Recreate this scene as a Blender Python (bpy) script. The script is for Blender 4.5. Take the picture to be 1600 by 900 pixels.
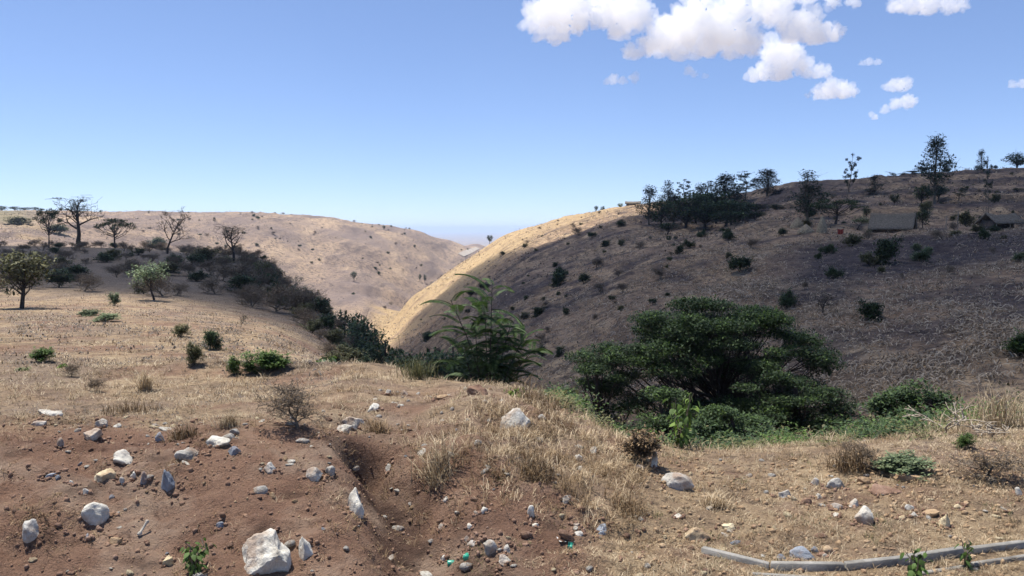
import bpy, bmesh, math, random
import numpy as np
from mathutils import Vector, Matrix, noise as mnoise
R = math.radians
random.seed(7)
rng = np.random.default_rng(7)
scene = bpy.context.scene
for o in list(bpy.data.objects):
    bpy.data.objects.remove(o)

# ------------------------------------------------------------------ camera
FPX, W0, H0 = 1256.0, 1600.0, 900.0          # focal length in photo pixels
PITCH = R(-4.2)
CAMZ = 0.0
cam_d = bpy.data.cameras.new('camera')
cam = bpy.data.objects.new('camera', cam_d)
scene.collection.objects.link(cam)
scene.camera = cam
cam_d.sensor_width = 36.0
cam_d.lens = 36.0 * FPX / W0
cam_d.clip_start = 0.1
cam_d.clip_end = 90000
cam.location = (0, 0, CAMZ)
cam.rotation_euler = (R(90) + PITCH, 0, 0)

# ------------------------------------------------------------------ sky and sun
SUN_EL, SUN_AZ = R(70), R(-55)               # azimuth measured from +Y towards +X
sun_dir = Vector((math.sin(SUN_AZ) * math.cos(SUN_EL), math.cos(SUN_AZ) * math.cos(SUN_EL), math.sin(SUN_EL)))
world = bpy.data.worlds.new('World')
scene.world = world
world.use_nodes = True
wn = world.node_tree
wn.nodes.clear()
sky = wn.nodes.new('ShaderNodeTexSky')
sky.sky_type = 'NISHITA'
sky.sun_disc = False
sky.sun_elevation = SUN_EL
sky.sun_rotation = SUN_AZ
sky.altitude = 4000
sky.air_density = 1.0
sky.dust_density = 0.0
sky.ozone_density = 3.0
bg = wn.nodes.new('ShaderNodeBackground')
bg.inputs['Strength'].default_value = 0.132
wo = wn.nodes.new('ShaderNodeOutputWorld')
tint = wn.nodes.new('ShaderNodeMix'); tint.data_type = 'RGBA'; tint.blend_type = 'MULTIPLY'
tint.inputs[0].default_value = 1.0
tint.inputs[7].default_value = (0.94, 1.0, 1.19, 1)          # white balance of the photograph, the same over the whole sky
gam = wn.nodes.new('ShaderNodeGamma'); gam.inputs[1].default_value = 0.75      # the photograph's flat tone curve
wn.links.new(sky.outputs[0], gam.inputs[0])
wn.links.new(gam.outputs[0], tint.inputs[6])
wn.links.new(tint.outputs[2], bg.inputs[0])
wn.links.new(bg.outputs[0], wo.inputs[0])
sun_d = bpy.data.lights.new('sun', 'SUN')
sun_d.energy = 4.6
sun_d.angle = R(0.55)
sun_d.color = (1.0, 0.95, 0.87)
sun = bpy.data.objects.new('sun', sun_d)
scene.collection.objects.link(sun)
sun.rotation_euler = (-sun_dir).to_track_quat('-Z', 'Y').to_euler()
sun.location = (0, 0, 300)

scene.view_settings.view_transform = 'Standard'
scene.view_settings.look = 'None'
scene.view_settings.exposure = 0.74
scene.view_settings.gamma = 1.0
scene.view_settings.use_curve_mapping = False
cy = scene.cycles
cy.max_bounces = 12
cy.diffuse_bounces = 3
cy.glossy_bounces = 2
cy.transmission_bounces = 4
cy.transparent_max_bounces = 8
cy.volume_bounces = 12
cy.use_denoising = True
cy.use_adaptive_sampling = True
cy.adaptive_threshold = 0.02
cy.sample_clamp_indirect = 6.0
cy.caustics_reflective = False
cy.caustics_refractive = False

# ------------------------------------------------------------------ helpers
def link(o, parent=None):
    scene.collection.objects.link(o)
    if parent is not None:
        o.parent = parent
    return o

def tag(o, label=None, cat=None, group=None, kind=None):
    if label: o['label'] = label
    if cat: o['category'] = cat
    if group: o['group'] = group
    if kind: o['kind'] = kind
    return o

def mesh_np(name, V, F, mats, smooth=False, midx=None):
    """V (n,3) float, F (m,k) int with constant k"""
    V = np.ascontiguousarray(V, dtype=np.float32); F = np.ascontiguousarray(F, dtype=np.int32)
    me = bpy.data.meshes.new(name)
    k = F.shape[1]
    me.vertices.add(len(V)); me.vertices.foreach_set('co', V.ravel())
    me.loops.add(F.size); me.loops.foreach_set('vertex_index', F.ravel())
    me.polygons.add(len(F))
    me.polygons.foreach_set('loop_start', np.arange(0, F.size, k, dtype=np.int32))
    for m in (mats if isinstance(mats, (list, tuple)) else [mats]):
        me.materials.append(m)
    if midx is not None:
        me.polygons.foreach_set('material_index', np.ascontiguousarray(midx, dtype=np.int32))
    if smooth:
        me.polygons.foreach_set('use_smooth', np.ones(len(F), dtype=bool))
    me.update(calc_edges=True)
    me.validate()
    return me

def obj(name, me, parent=None, loc=None, rot=None, scale=None):
    o = bpy.data.objects.new(name, me)
    link(o, parent)
    if loc is not None: o.location = loc
    if rot is not None: o.rotation_euler = rot
    if scale is not None: o.scale = scale if hasattr(scale, '__len__') else (scale,) * 3
    return o

def empty(name, loc, rz=0.0, s=1.0):
    o = bpy.data.objects.new(name, None)
    o.empty_display_size = 0.2
    link(o)
    o.location = loc; o.rotation_euler = (0, 0, rz); o.scale = (s, s, s)
    return o

# vectorised gradient noise ------------------------------------------------
_perm = rng.permutation(256).astype(np.int64)
_perm = np.concatenate([_perm, _perm, _perm])
_ga = rng.uniform(0, 2 * np.pi, 256)
_g2 = np.stack([np.cos(_ga), np.sin(_ga)], 1)
def pnoise(x, y):
    x = np.asarray(x, float); y = np.asarray(y, float)
    xi = np.floor(x).astype(np.int64); yi = np.floor(y).astype(np.int64)
    xf = x - xi; yf = y - yi
    u = xf * xf * xf * (xf * (xf * 6 - 15) + 10); v = yf * yf * yf * (yf * (yf * 6 - 15) + 10)
    def g(i, j, dx, dy):
        h = _perm[(_perm[(xi + i) & 255] + yi + j) & 255]
        return _g2[h, 0] * dx + _g2[h, 1] * dy
    n00 = g(0, 0, xf, yf); n10 = g(1, 0, xf - 1, yf); n01 = g(0, 1, xf, yf - 1); n11 = g(1, 1, xf - 1, yf - 1)
    return 1.5 * ((n00 * (1 - u) + n10 * u) * (1 - v) + (n01 * (1 - u) + n11 * u) * v)
def fbm(x, y, octv=4, gain=0.5):
    t = 0; a = 1.0; s = 0
    for i in range(octv):
        t = t + a * pnoise(x * 2 ** i + 17.3 * i, y * 2 ** i - 9.1 * i); s += a; a *= gain
    return t / s
_ga3 = rng.normal(size=(256, 3)); _ga3 /= np.linalg.norm(_ga3, axis=1)[:, None]
def pnoise3(P):
    P = np.asarray(P, float); I = np.floor(P).astype(np.int64); f = P - I
    w = f * f * f * (f * (f * 6 - 15) + 10); r = 0
    for i in (0, 1):
        for j in (0, 1):
            for k in (0, 1):
                h = _perm[(_perm[(_perm[(I[:, 0] + i) & 255] + I[:, 1] + j) & 255] + I[:, 2] + k) & 255]
                d = f - np.array([i, j, k])
                wt = (w[:, 0] if i else 1 - w[:, 0]) * (w[:, 1] if j else 1 - w[:, 1]) * (w[:, 2] if k else 1 - w[:, 2])
                r = r + wt * (_ga3[h] * d).sum(1)
    return 1.5 * r
def sstep(a, b, x):
    t = np.clip((np.asarray(x, float) - a) / (b - a), 0, 1)
    return t * t * (3 - 2 * t)

# ------------------------------------------------------------------ terrain profiles
# each column: photo x -> list of (distance, height) from the road verge to the plain
FAR_R = [(500, 9), (800, -8), (1500, -60), (4000, -115), (45000, -115)]
FAR_L = [(1000, 6), (1600, -45), (4000, -115), (45000, -115)]
COL = {
 -500: [(2, -2.9), (5.2, -2.85), (8.2, -2.2), (10, -2.35), (20, -2.8), (35, -3.5), (52, -4.2), (80, -4.0), (120, -2.6), (150, -2.0), (180, -4), (240, -7), (300, -2), (400, 4), (500, 9), (650, 13.5)] + FAR_L,
 0: [(2, -2.95), (5.6, -2.88), (8.4, -2.2), (10, -2.35), (20, -2.9), (35, -3.7), (52, -4.5), (80, -4.6), (120, -3.4), (150, -3.0), (180, -5), (240, -9), (300, -3), (400, 3.5), (500, 8.5), (650, 13)] + FAR_L,
 200: [(2, -2.95), (5.8, -2.88), (8.6, -2.25), (11, -2.5), (20, -3.0), (35, -3.8), (52, -4.7), (80, -4.8), (120, -3.9), (145, -3.4), (180, -6.5), (240, -12), (300, -12), (400, -2), (500, 6), (620, 12.3), (800, 12)] + FAR_L,
 400: [(2, -2.95), (5.8, -2.88), (8.8, -2.25), (12, -2.55), (20, -3.2), (35, -4.3), (52, -5.6), (70, -6.0), (100, -5.0), (125, -4.0), (150, -9), (200, -22), (300, -32), (380, -28), (450, -18), (600, 8), (690, 13), (850, 12)] + FAR_L,
 500: [(2, -2.95), (5.8, -2.88), (9.0, -2.3), (12, -2.5), (20, -3.4), (35, -5.5), (45, -6.3), (60, -7.0), (75, -7.8), (90, -12), (120, -21), (200, -33), (300, -38), (400, -38), (500, -25), (650, 3), (740, 10.5), (900, 9)] + FAR_L,
 560: [(2, -2.95), (5.8, -2.9), (9.0, -2.4), (13, -2.5), (20, -3.8), (30, -5.9), (40, -7.6), (60, -14), (90, -20), (120, -23), (150, -26), (250, -37), (330, -43), (390, -42), (500, -30), (700, 0), (790, 5.6), (950, 3)] + FAR_L,
 600: [(2, -2.95), (5.8, -2.92), (9.2, -2.5), (14, -2.6), (16, -2.95), (25, -6.5), (50, -13), (80, -17), (120, -22), (200, -30), (330, -44), (380, -46), (430, -44), (520, -34), (760, -2), (860, 3.5), (1000, -3), (1600, -50), (4000, -115), (45000, -115)],
 650: [(2, -2.95), (5.8, -2.93), (9.4, -2.55), (14, -2.68), (16, -3.0), (25, -7.5), (45, -13), (70, -15.5), (120, -19), (200, -26), (300, -32.5), (375, -31.5), (410, -41), (460, -50), (600, -37), (850, -7), (930, -3.2), (1050, -9), (1700, -52), (4000, -115), (45000, -115)],
 700: [(2, -2.95), (5.8, -2.93), (9.6, -2.5), (13, -2.55), (15, -2.9), (22, -6), (35, -10.5), (50, -13), (70, -13.3), (100, -14.2), (150, -17), (220, -20.5), (300, -23), (395, -21), (440, -36), (500, -52), (700, -41), (900, -25), (1060, -14.5), (1200, -24), (1800, -55), (4000, -115), (45000, -115)],
 745: [(2, -2.95), (5.8, -2.93), (9.6, -2.45), (12.5, -2.45), (14.5, -2.85), (21, -5.8), (34, -10.5), (48, -11.8), (65, -11.3), (95, -11.8), (140, -12.8), (210, -14), (300, -15), (405, -12), (460, -34), (520, -53), (900, -40), (1200, -27.5), (1400, -25), (1800, -55), (4000, -115), (45000, -115)],
 800: [(2, -2.95), (5.8, -2.93), (9.4, -2.5), (12, -2.45), (13.5, -2.7), (20, -5.5), (32, -10.5), (45, -10.2), (60, -9.6), (90, -9.7), (130, -9.2), (200, -7.7), (300, -5), (415, -1.6), (480, -22), (560, -45), (900, -48), (1400, -60), (4000, -115), (45000, -115)],
 900: [(2, -2.95), (6, -2.93), (9, -2.75), (12, -2.75), (14, -3.2), (19, -5), (30, -9.6), (42, -8.9), (60, -7.6), (90, -7), (130, -6), (200, -2), (280, 3), (360, 6.0), (430, 2), (550, -20), (900, -45), (1400, -60), (4000, -115), (45000, -115)],
 1000: [(2, -2.95), (6, -2.93), (9, -2.85), (10.5, -2.95), (15, -4.5), (28, -9), (42, -7.3), (60, -5.5), (90, -4), (130, -2.5), (170, 0), (230, 5), (325, 9.3), (400, 8), (600, -8), (1400, -60), (4000, -115), (45000, -115)],
 1100: [(2, -2.95), (6, -2.93), (9, -2.9), (10.5, -3.0), (14, -4), (25, -8), (40, -6.6), (60, -4.6), (90, -2.5), (130, -1.2), (170, 0.2), (230, 6), (295, 11.2), (400, 11)] + FAR_R,
 1250: [(2, -2.95), (6, -2.93), (9, -2.9), (10.5, -2.95), (14, -3.8), (25, -7.2), (38, -6), (55, -4), (75, -1.9), (90, -.5), (130, 2), (180, 7), (262, 14.2), (400, 12)] + FAR_R,
 1400: [(2, -2.95), (6, -2.93), (8.5, -2.85), (10, -2.85), (14, -3.6), (24, -6.5), (36, -5.3), (55, -3.2), (70, -1.2), (84, 0.0), (96, .3), (130, 4), (180, 9.5), (240, 14.8), (400, 14)] + FAR_R,
 1600: [(2, -2.95), (6, -2.93), (8.5, -2.8), (10, -2.75), (14, -3.2), (22, -5.6), (34, -4.5), (50, -2.8), (65, -.9), (79, .3), (95, .8), (130, 5), (180, 11), (222, 16.6), (400, 16)] + FAR_R,
 2100: [(2, -2.95), (6, -2.93), (8.5, -2.7), (10, -2.6), (14, -2.8), (22, -4.6), (34, -3.5), (50, -1.6), (65, .6), (79, 2), (95, 3), (130, 8), (180, 14), (222, 20), (400, 22)] + FAR_R,
}
def pchip(xs, ys, xq):
    xs = np.asarray(xs, float); ys = np.asarray(ys, float)
    h = np.diff(xs); d = np.diff(ys) / h
    m = np.zeros(len(xs))
    m[0] = d[0]; m[-1] = d[-1]
    for i in range(1, len(xs) - 1):
        if d[i - 1] * d[i] <= 0: m[i] = 0
        else:
            w1 = 2 * h[i] + h[i - 1]; w2 = h[i] + 2 * h[i - 1]
            m[i] = (w1 + w2) / (w1 / d[i - 1] + w2 / d[i])
    i = np.clip(np.searchsorted(xs, xq) - 1, 0, len(xs) - 2)
    t = np.clip((xq - xs[i]) / h[i], 0, 1)
    t2 = t * t; t3 = t2 * t
    return (2 * t3 - 3 * t2 + 1) * ys[i] + (t3 - 2 * t2 + t) * h[i] * m[i] + (-2 * t3 + 3 * t2) * ys[i + 1] + (t3 - t2) * h[i] * m[i + 1]
ROWS = np.concatenate([np.geomspace(2.0, 60, 540, endpoint=False), np.geomspace(60, 1500, 290, endpoint=False), np.geomspace(1500, 45000, 50)])
NC = 500
UC = np.linspace(-1.03, 1.03, NC)
_pxs = sorted(COL)
_us = np.array([(p - 800) / FPX for p in _pxs])
_prof = np.array([pchip([math.log(a) for a, b in COL[p]], [b for a, b in COL[p]], np.log(ROWS)) for p in _pxs])   # (ncol, nrow)
ZG = np.zeros((NC, len(ROWS)))
for j in range(len(ROWS)):
    ZG[:, j] = pchip(_us, _prof[:, j], UC)
# light smoothing across columns, so that the control columns do not show as creases
for _ in range(3):
    ZG[1:-1] = 0.25 * ZG[:-2] + 0.5 * ZG[1:-1] + 0.25 * ZG[2:]
UU, YY = np.meshgrid(UC, ROWS, indexing='ij')
XX = UU * YY
PX = 800 + FPX * UU
# --- relief
far = sstep(150, 420, YY)
leftfar = far * sstep(760, 640, PX) * sstep(1700, 1100, YY)
q = (XX * 0.80 + YY * 0.60)            # gullies run down the far hill towards the right
w = (-XX * 0.60 + YY * 0.80)
ridge = 1 - np.abs(pnoise(w / 34 + 0.35 * pnoise(q / 60, w / 50), q / 190))
ZG += leftfar * ((ridge - 0.7) * 5.0 + 1.6 * fbm(XX / 40, YY / 40, 3))
hill = sstep(38, 80, YY) * sstep(610, 720, PX) * sstep(480, 300, YY)
qa = XX * 0.5 + YY * 0.87; wa = -XX * 0.87 + YY * 0.5
ZG += hill * (0.9 * fbm(wa / 30, qa / 70, 3) + 0.35 * pnoise(wa / 5.5 + .6 * pnoise(qa / 25, wa / 25), qa / 40))
rg = 1 - np.abs(pnoise(wa / 9 + .8 * pnoise(XX / 12, YY / 12), qa / 26))
ZG += hill * (0.95 * (rg - .7) + .38 * fbm(XX / 3.2, YY / 3.2, 3))
terr = sstep(85, 120, YY) * sstep(1000, 1200, PX) * sstep(300, 220, YY)
ZG += terr * 0.45 * np.sin(ZG * 2.6 + 1.2 * pnoise(XX / 30, YY / 30))
near = sstep(70, 30, YY)
bank = sstep(5.6, 6.6, YY) * sstep(13.5, 9.5, YY) * sstep(1080, 960, PX)       # the red earth bank
ZG += near * 0.05 * fbm(XX / 1.6, YY / 1.6, 4) + sstep(5.5, 8, YY) * near * 0.10 * fbm(XX / 5, YY / 5, 3)
ZG += bank * (0.13 * fbm(XX / 0.9 + 3, YY / 0.7, 4) + 0.06 * (.6 - np.abs(pnoise(XX / .55 + .5 * pnoise(XX / .4, YY / .4), YY / .38)) * 2) * sstep(-.1, .3, pnoise(XX / 1.7, YY / 1.3)) - 0.05 * np.abs(fbm(XX / 0.35, YY / 0.25, 3)) + 0.03 * np.abs(fbm(XX / 0.16, YY / 0.16, 2)))
mid = sstep(25, 60, YY) * sstep(200, 120, YY)
ZG += mid * 0.35 * fbm(XX / 14, YY / 14, 3)
# erosion channel that cuts the bank, running down to the right
def seg_dist(x, y, ax, ay, bx, by):
    dx, dy = bx - ax, by - ay
    t = np.clip(((x - ax) * dx + (y - ay) * dy) / (dx * dx + dy * dy), 0, 1)
    return np.hypot(x - ax - t * dx, y - ay - t * dy), t
d1, t1 = seg_dist(XX, YY, -1.75, 8.9, -0.55, 6.6)
ZG -= 0.34 * np.exp(-(d1 / (0.20 + 0.25 * t1)) ** 2) * sstep(0, .12, t1 + .02)
d2, t2 = seg_dist(XX, YY, -1.62, 8.55, -1.45, 8.75)
ZG -= 0.26 * np.exp(-(d2 / 0.2) ** 2)
# grassy hump in the middle and shallow trench behind the verge on the right
d3, _ = seg_dist(XX, YY, -0.9, 10.6, 0.9, 10.2)
ZG += 0.20 * np.exp(-(d3 / 1.2) ** 2)
d4, _ = seg_dist(XX, YY, -0.6, 8.6, 0.5, 8.2)
ZG += 0.16 * np.exp(-(d4 / 0.7) ** 2)
# dark heap of old straw on the left field
d5, _ = seg_dist(XX, YY, -6.2, 16.2, -2.9, 16.0)
ZG += 0.22 * np.exp(-(d5 / 0.8) ** 2)

_logr = np.log(ROWS)
def ground(x, y):
    """height of the ground at x, y (arrays or scalars)"""
    x = np.asarray(x, float); y = np.asarray(y, float)
    u = np.clip(x / y, UC[0], UC[-1] - 1e-6)
    fi = (u - UC[0]) / (UC[1] - UC[0]); i = np.clip(fi.astype(int), 0, NC - 2); a = fi - i
    ly = np.log(np.clip(y, ROWS[0], ROWS[-1] - 1)); j = np.clip(np.searchsorted(_logr, ly) - 1, 0, len(ROWS) - 2)
    b = (ly - _logr[j]) / (_logr[j + 1] - _logr[j])
    return (ZG[i, j] * (1 - a) + ZG[i + 1, j] * a) * (1 - b) + (ZG[i, j + 1] * (1 - a) + ZG[i + 1, j + 1] * a) * b
_ct, _st = math.cos(PITCH), math.sin(PITCH)
def ray(px, py):
    u = (px - 800) / FPX; v = (450 - py) / FPX
    den = _ct - v * _st
    return u / den, (v * _ct + _st) / den        # x/y, z/y
def hit(px, py, ymin=4.0, ymax=1500.0):
    """first ground point seen at a photo pixel"""
    ux, s = ray(px, py)
    ys = np.geomspace(ymin, ymax, 1600)
    d = ground(ux * ys, ys) - s * ys
    k = np.argmax(d > 0)
    if d[k] <= 0:
        k = int(np.argmax(d))
    elif k > 0:
        y0, y1 = ys[k - 1], ys[k]; f = d[k - 1] / (d[k - 1] - d[k])
        yy = y0 + (y1 - y0) * f
        return Vector((ux * yy, yy, float(ground(ux * yy, yy))))
    yy = ys[k]
    return Vector((ux * yy, yy, float(ground(ux * yy, yy))))
def onground(px, dist):
    u = (px - 800) / FPX
    return Vector((u * dist, dist, float(ground(u * dist, dist))))
def pxsize(n, dist):
    return n * dist / FPX

# ------------------------------------------------------------------ material helpers
class NT:
    def __init__(self, name):
        self.m = bpy.data.materials.new(name); self.m.use_nodes = True
        self.t = self.m.node_tree; self.t.nodes.clear()
        self.out = self.n('ShaderNodeOutputMaterial')
    def n(self, typ, **kw):
        nd = self.t.nodes.new(typ)
        for k, v in kw.items(): setattr(nd, k, v)
        return nd
    def l(self, a, b): self.t.links.new(a, b)
    def noise(self, vec, scale, detail=4, rough=0.55, dist=0.0):
        nd = self.n('ShaderNodeTexNoise'); nd.inputs['Scale'].default_value = scale
        nd.inputs['Detail'].default_value = detail; nd.inputs['Roughness'].default_value = rough
        nd.inputs['Distortion'].default_value = dist
        if vec is not None: self.l(vec, nd.inputs['Vector'])
        return nd.outputs['Fac']
    def ramp(self, fac, stops, interp='LINEAR'):
        nd = self.n('ShaderNodeValToRGB'); cr = nd.color_ramp; cr.interpolation = interp
        while len(cr.elements) > 1: cr.elements.remove(cr.elements[-1])
        cr.elements[0].position = stops[0][0]; cr.elements[0].color = (*stops[0][1], 1)
        for p, c in stops[1:]:
            e = cr.elements.new(p); e.color = (*c, 1)
        self.l(fac, nd.inputs[0]); return nd.outputs[0]
    def mix(self, fac, a, b, mode='MIX'):
        nd = self.n('ShaderNodeMix'); nd.data_type = 'RGBA'; nd.blend_type = mode
        for sock, v in ((nd.inputs[0], fac), (nd.inputs[6], a), (nd.inputs[7], b)):
            if isinstance(v, (int, float)): sock.default_value = v
            elif isinstance(v, tuple): sock.default_value = (*v, 1) if len(v) == 3 else v
            else: self.l(v, sock)
        return nd.outputs[2]
    def math(self, op, a, b=None, clamp=False):
        nd = self.n('ShaderNodeMath'); nd.operation = op; nd.use_clamp = clamp
        for s, v in ((nd.inputs[0], a), (nd.inputs[1], b)):
            if v is None: continue
            if isinstance(v, (int, float)): s.default_value = v
            else: self.l(v, s)
        return nd.outputs[0]
    def mapr(self, v, a, b, c=0.0, d=1.0):
        nd = self.n('ShaderNodeMapRange'); nd.interpolation_type = 'SMOOTHSTEP'
        self.l(v, nd.inputs[0])
        for i, x in enumerate((a, b, c, d)): nd.inputs[1 + i].default_value = x
        return nd.outputs[0]
    def attr(self, name):
        nd = self.n('ShaderNodeAttribute'); nd.attribute_name = name; return nd.outputs['Fac']
    def pos(self, scale=None, rotz=0.0):
        g = self.n('ShaderNodeTexCoord').outputs['Object']
        if scale is None and rotz == 0: return g
        mp = self.n('ShaderNodeMapping'); self.l(g, mp.inputs[0])
        mp.inputs['Rotation'].default_value = (0, 0, rotz)
        if scale is not None: mp.inputs['Scale'].default_value = scale
        return mp.outputs[0]
    def bump(self, h, strength, dist):
        nd = self.n('ShaderNodeBump'); nd.inputs['Strength'].default_value = strength; nd.inputs['Distance'].default_value = dist
        self.l(h, nd.inputs['Height']); return nd.outputs[0]
    def bsdf(self, col, rough=0.9, normal=None, spec=0.2):
        b = self.n('ShaderNodeBsdfPrincipled')
        if isinstance(col, tuple): b.inputs['Base Color'].default_value = (*col, 1)
        else: self.l(col, b.inputs['Base Color'])
        if isinstance(rough, (int, float)): b.inputs['Roughness'].default_value = rough
        else: self.l(rough, b.inputs['Roughness'])
        b.inputs['Specular IOR Level'].default_value = spec
        if normal is not None: self.l(normal, b.inputs['Normal'])
        self.l(b.outputs[0], self.out.inputs[0]); return b

# ------------------------------------------------------------------ terrain materials
def terrain_materials():
    def dark_of(t, n): return t.ramp(n, [(0.3, (.030, .024, .027)), (0.5, (.056, .044, .046)), (0.66, (.115, .092, .082)), (0.8, (.24, .20, .16))])
    def gold_of(t, n): return t.ramp(n, [(0.3, (.24, .165, .10)), (0.5, (.40, .285, .155)), (0.7, (.52, .395, .235))])
    # near ground: straw, red earth, dark thatch, weeds
    t = NT('dry_grass_and_red_earth'); P = t.pos()
    n_big = t.noise(P, 0.2, 3, 0.6); n_mid = t.noise(P, 1.3, 5, 0.68); n_dot = t.noise(P, 6.0, 5, 0.78); s2 = t.noise(P, 34, 5, 0.8)
    straw = t.ramp(n_mid, [(0.28, (.15, .11, .08)), (0.43, (.27, .19, .125)), (0.56, (.40, .29, .18)), (0.72, (.53, .41, .265))])
    straw = t.mix(t.mapr(n_big, .44, .60), straw, t.mix(.65, straw, (.21, .155, .125)))
    straw = t.mix(t.mapr(n_dot, .50, .36), straw, t.mix(.75, straw, (.085, .062, .045)))
    straw = t.mix(t.mapr(s2, .45, .7, 0, .5), straw, (.46, .36, .23))
    soil = t.ramp(n_mid, [(0.25, (.135, .078, .054)), (0.45, (.22, .13, .09)), (0.58, (.27, .165, .112)), (0.78, (.39, .275, .20))])
    soil = t.mix(t.mapr(t.noise(P, .75, 4, .65), .47, .66, 0, .8), soil, (.36, .265, .195))
    soil = t.mix(t.mapr(n_dot, .44, .30, 0, .75), soil, (.075, .042, .031))
    soil = t.mix(t.mapr(s2, .58, .72, 0, .6), soil, (.40, .31, .24))
    c = t.mix(t.attr('hillw'), straw, t.ramp(n_dot, [(0.28, (.07, .058, .05)), (0.45, (.16, .125, .098)), (0.62, (.26, .205, .15)), (.8, (.36, .29, .21))]))
    c = t.mix(t.attr('dark'), c, dark_of(t, n_mid))
    c = t.mix(t.attr('green'), c, t.ramp(n_dot, [(0.3, (.05, .055, .025)), (0.6, (.14, .14, .06)), (0.8, (.25, .235, .11))]))
    c = t.mix(t.attr('soil'), c, soil)
    c = t.mix(t.attr('damp_shade'), c, t.ramp(n_mid, [(.3, (.035, .022, .018)), (.55, (.075, .046, .036)), (.75, (.15, .09, .066))]))  # damp earth plus the shade of wash and hollows, painted as dark brown
    nb = t.bump(t.math('ADD', t.math('MULTIPLY', s2, .6), n_dot), 1.0, .095)
    t.bsdf(c, .95, nb, .1); near_m = t.m
    # hillside: grey brown stubble in rows along the slope
    t = NT('stubble_hillside'); P = t.pos()
    h1 = t.noise(t.pos((1, .16, 1), R(-30)), .42, 5, .72, .6); h2 = t.noise(P, 1.0, 5, .75); h3 = t.noise(P, .05, 2, .6)
    hill = t.ramp(h1, [(0.30, (.11, .075, .05)), (0.44, (.235, .160, .10)), (0.58, (.38, .27, .165)), (0.74, (.53, .40, .255))])
    hill = t.mix(t.mapr(h2, .54, .40, 0, .8), hill, (.075, .06, .054))
    hill = t.mix(t.mapr(h3, .40, .60, 0, .6), hill, t.mix(.5, hill, (.30, .20, .14)))
    c = t.mix(t.attr('gold'), hill, gold_of(t, h2))
    c = t.mix(t.attr('dark'), c, dark_of(t, h2))
    t.bsdf(c, .95, t.bump(h2, .7, .5), .1); hill_m = t.m
    # far slopes: pale grass between grey leafless scrub, streaked down the slope
    t = NT('far_scrub_slope'); P = t.pos()
    f1 = t.noise(t.pos((1, .13, 1), R(-53)), .055, 5, .68, .5); f2 = t.noise(P, .42, 5, .8); f3 = t.noise(P, .012, 2, .5)
    farc = t.ramp(f1, [(0.36, (.165, .125, .108)), (0.48, (.30, .222, .17)), (0.62, (.46, .335, .225))])
    farc = t.mix(t.mapr(f2, .52, .38, 0, .85), farc, (.125, .10, .088))
    farc = t.mix(t.mapr(f3, .45, .6, 0, .55), farc, (.21, .165, .15))
    c = t.mix(t.attr('gold'), farc, gold_of(t, f2))
    c = t.mix(t.attr('green'), c, (.20, .19, .09))
    t.bsdf(c, .95, t.bump(f2, .8, 1.6), .1)
    return near_m, hill_m, t.m
M_NEAR, M_HILL, M_FAR = terrain_materials()

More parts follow.
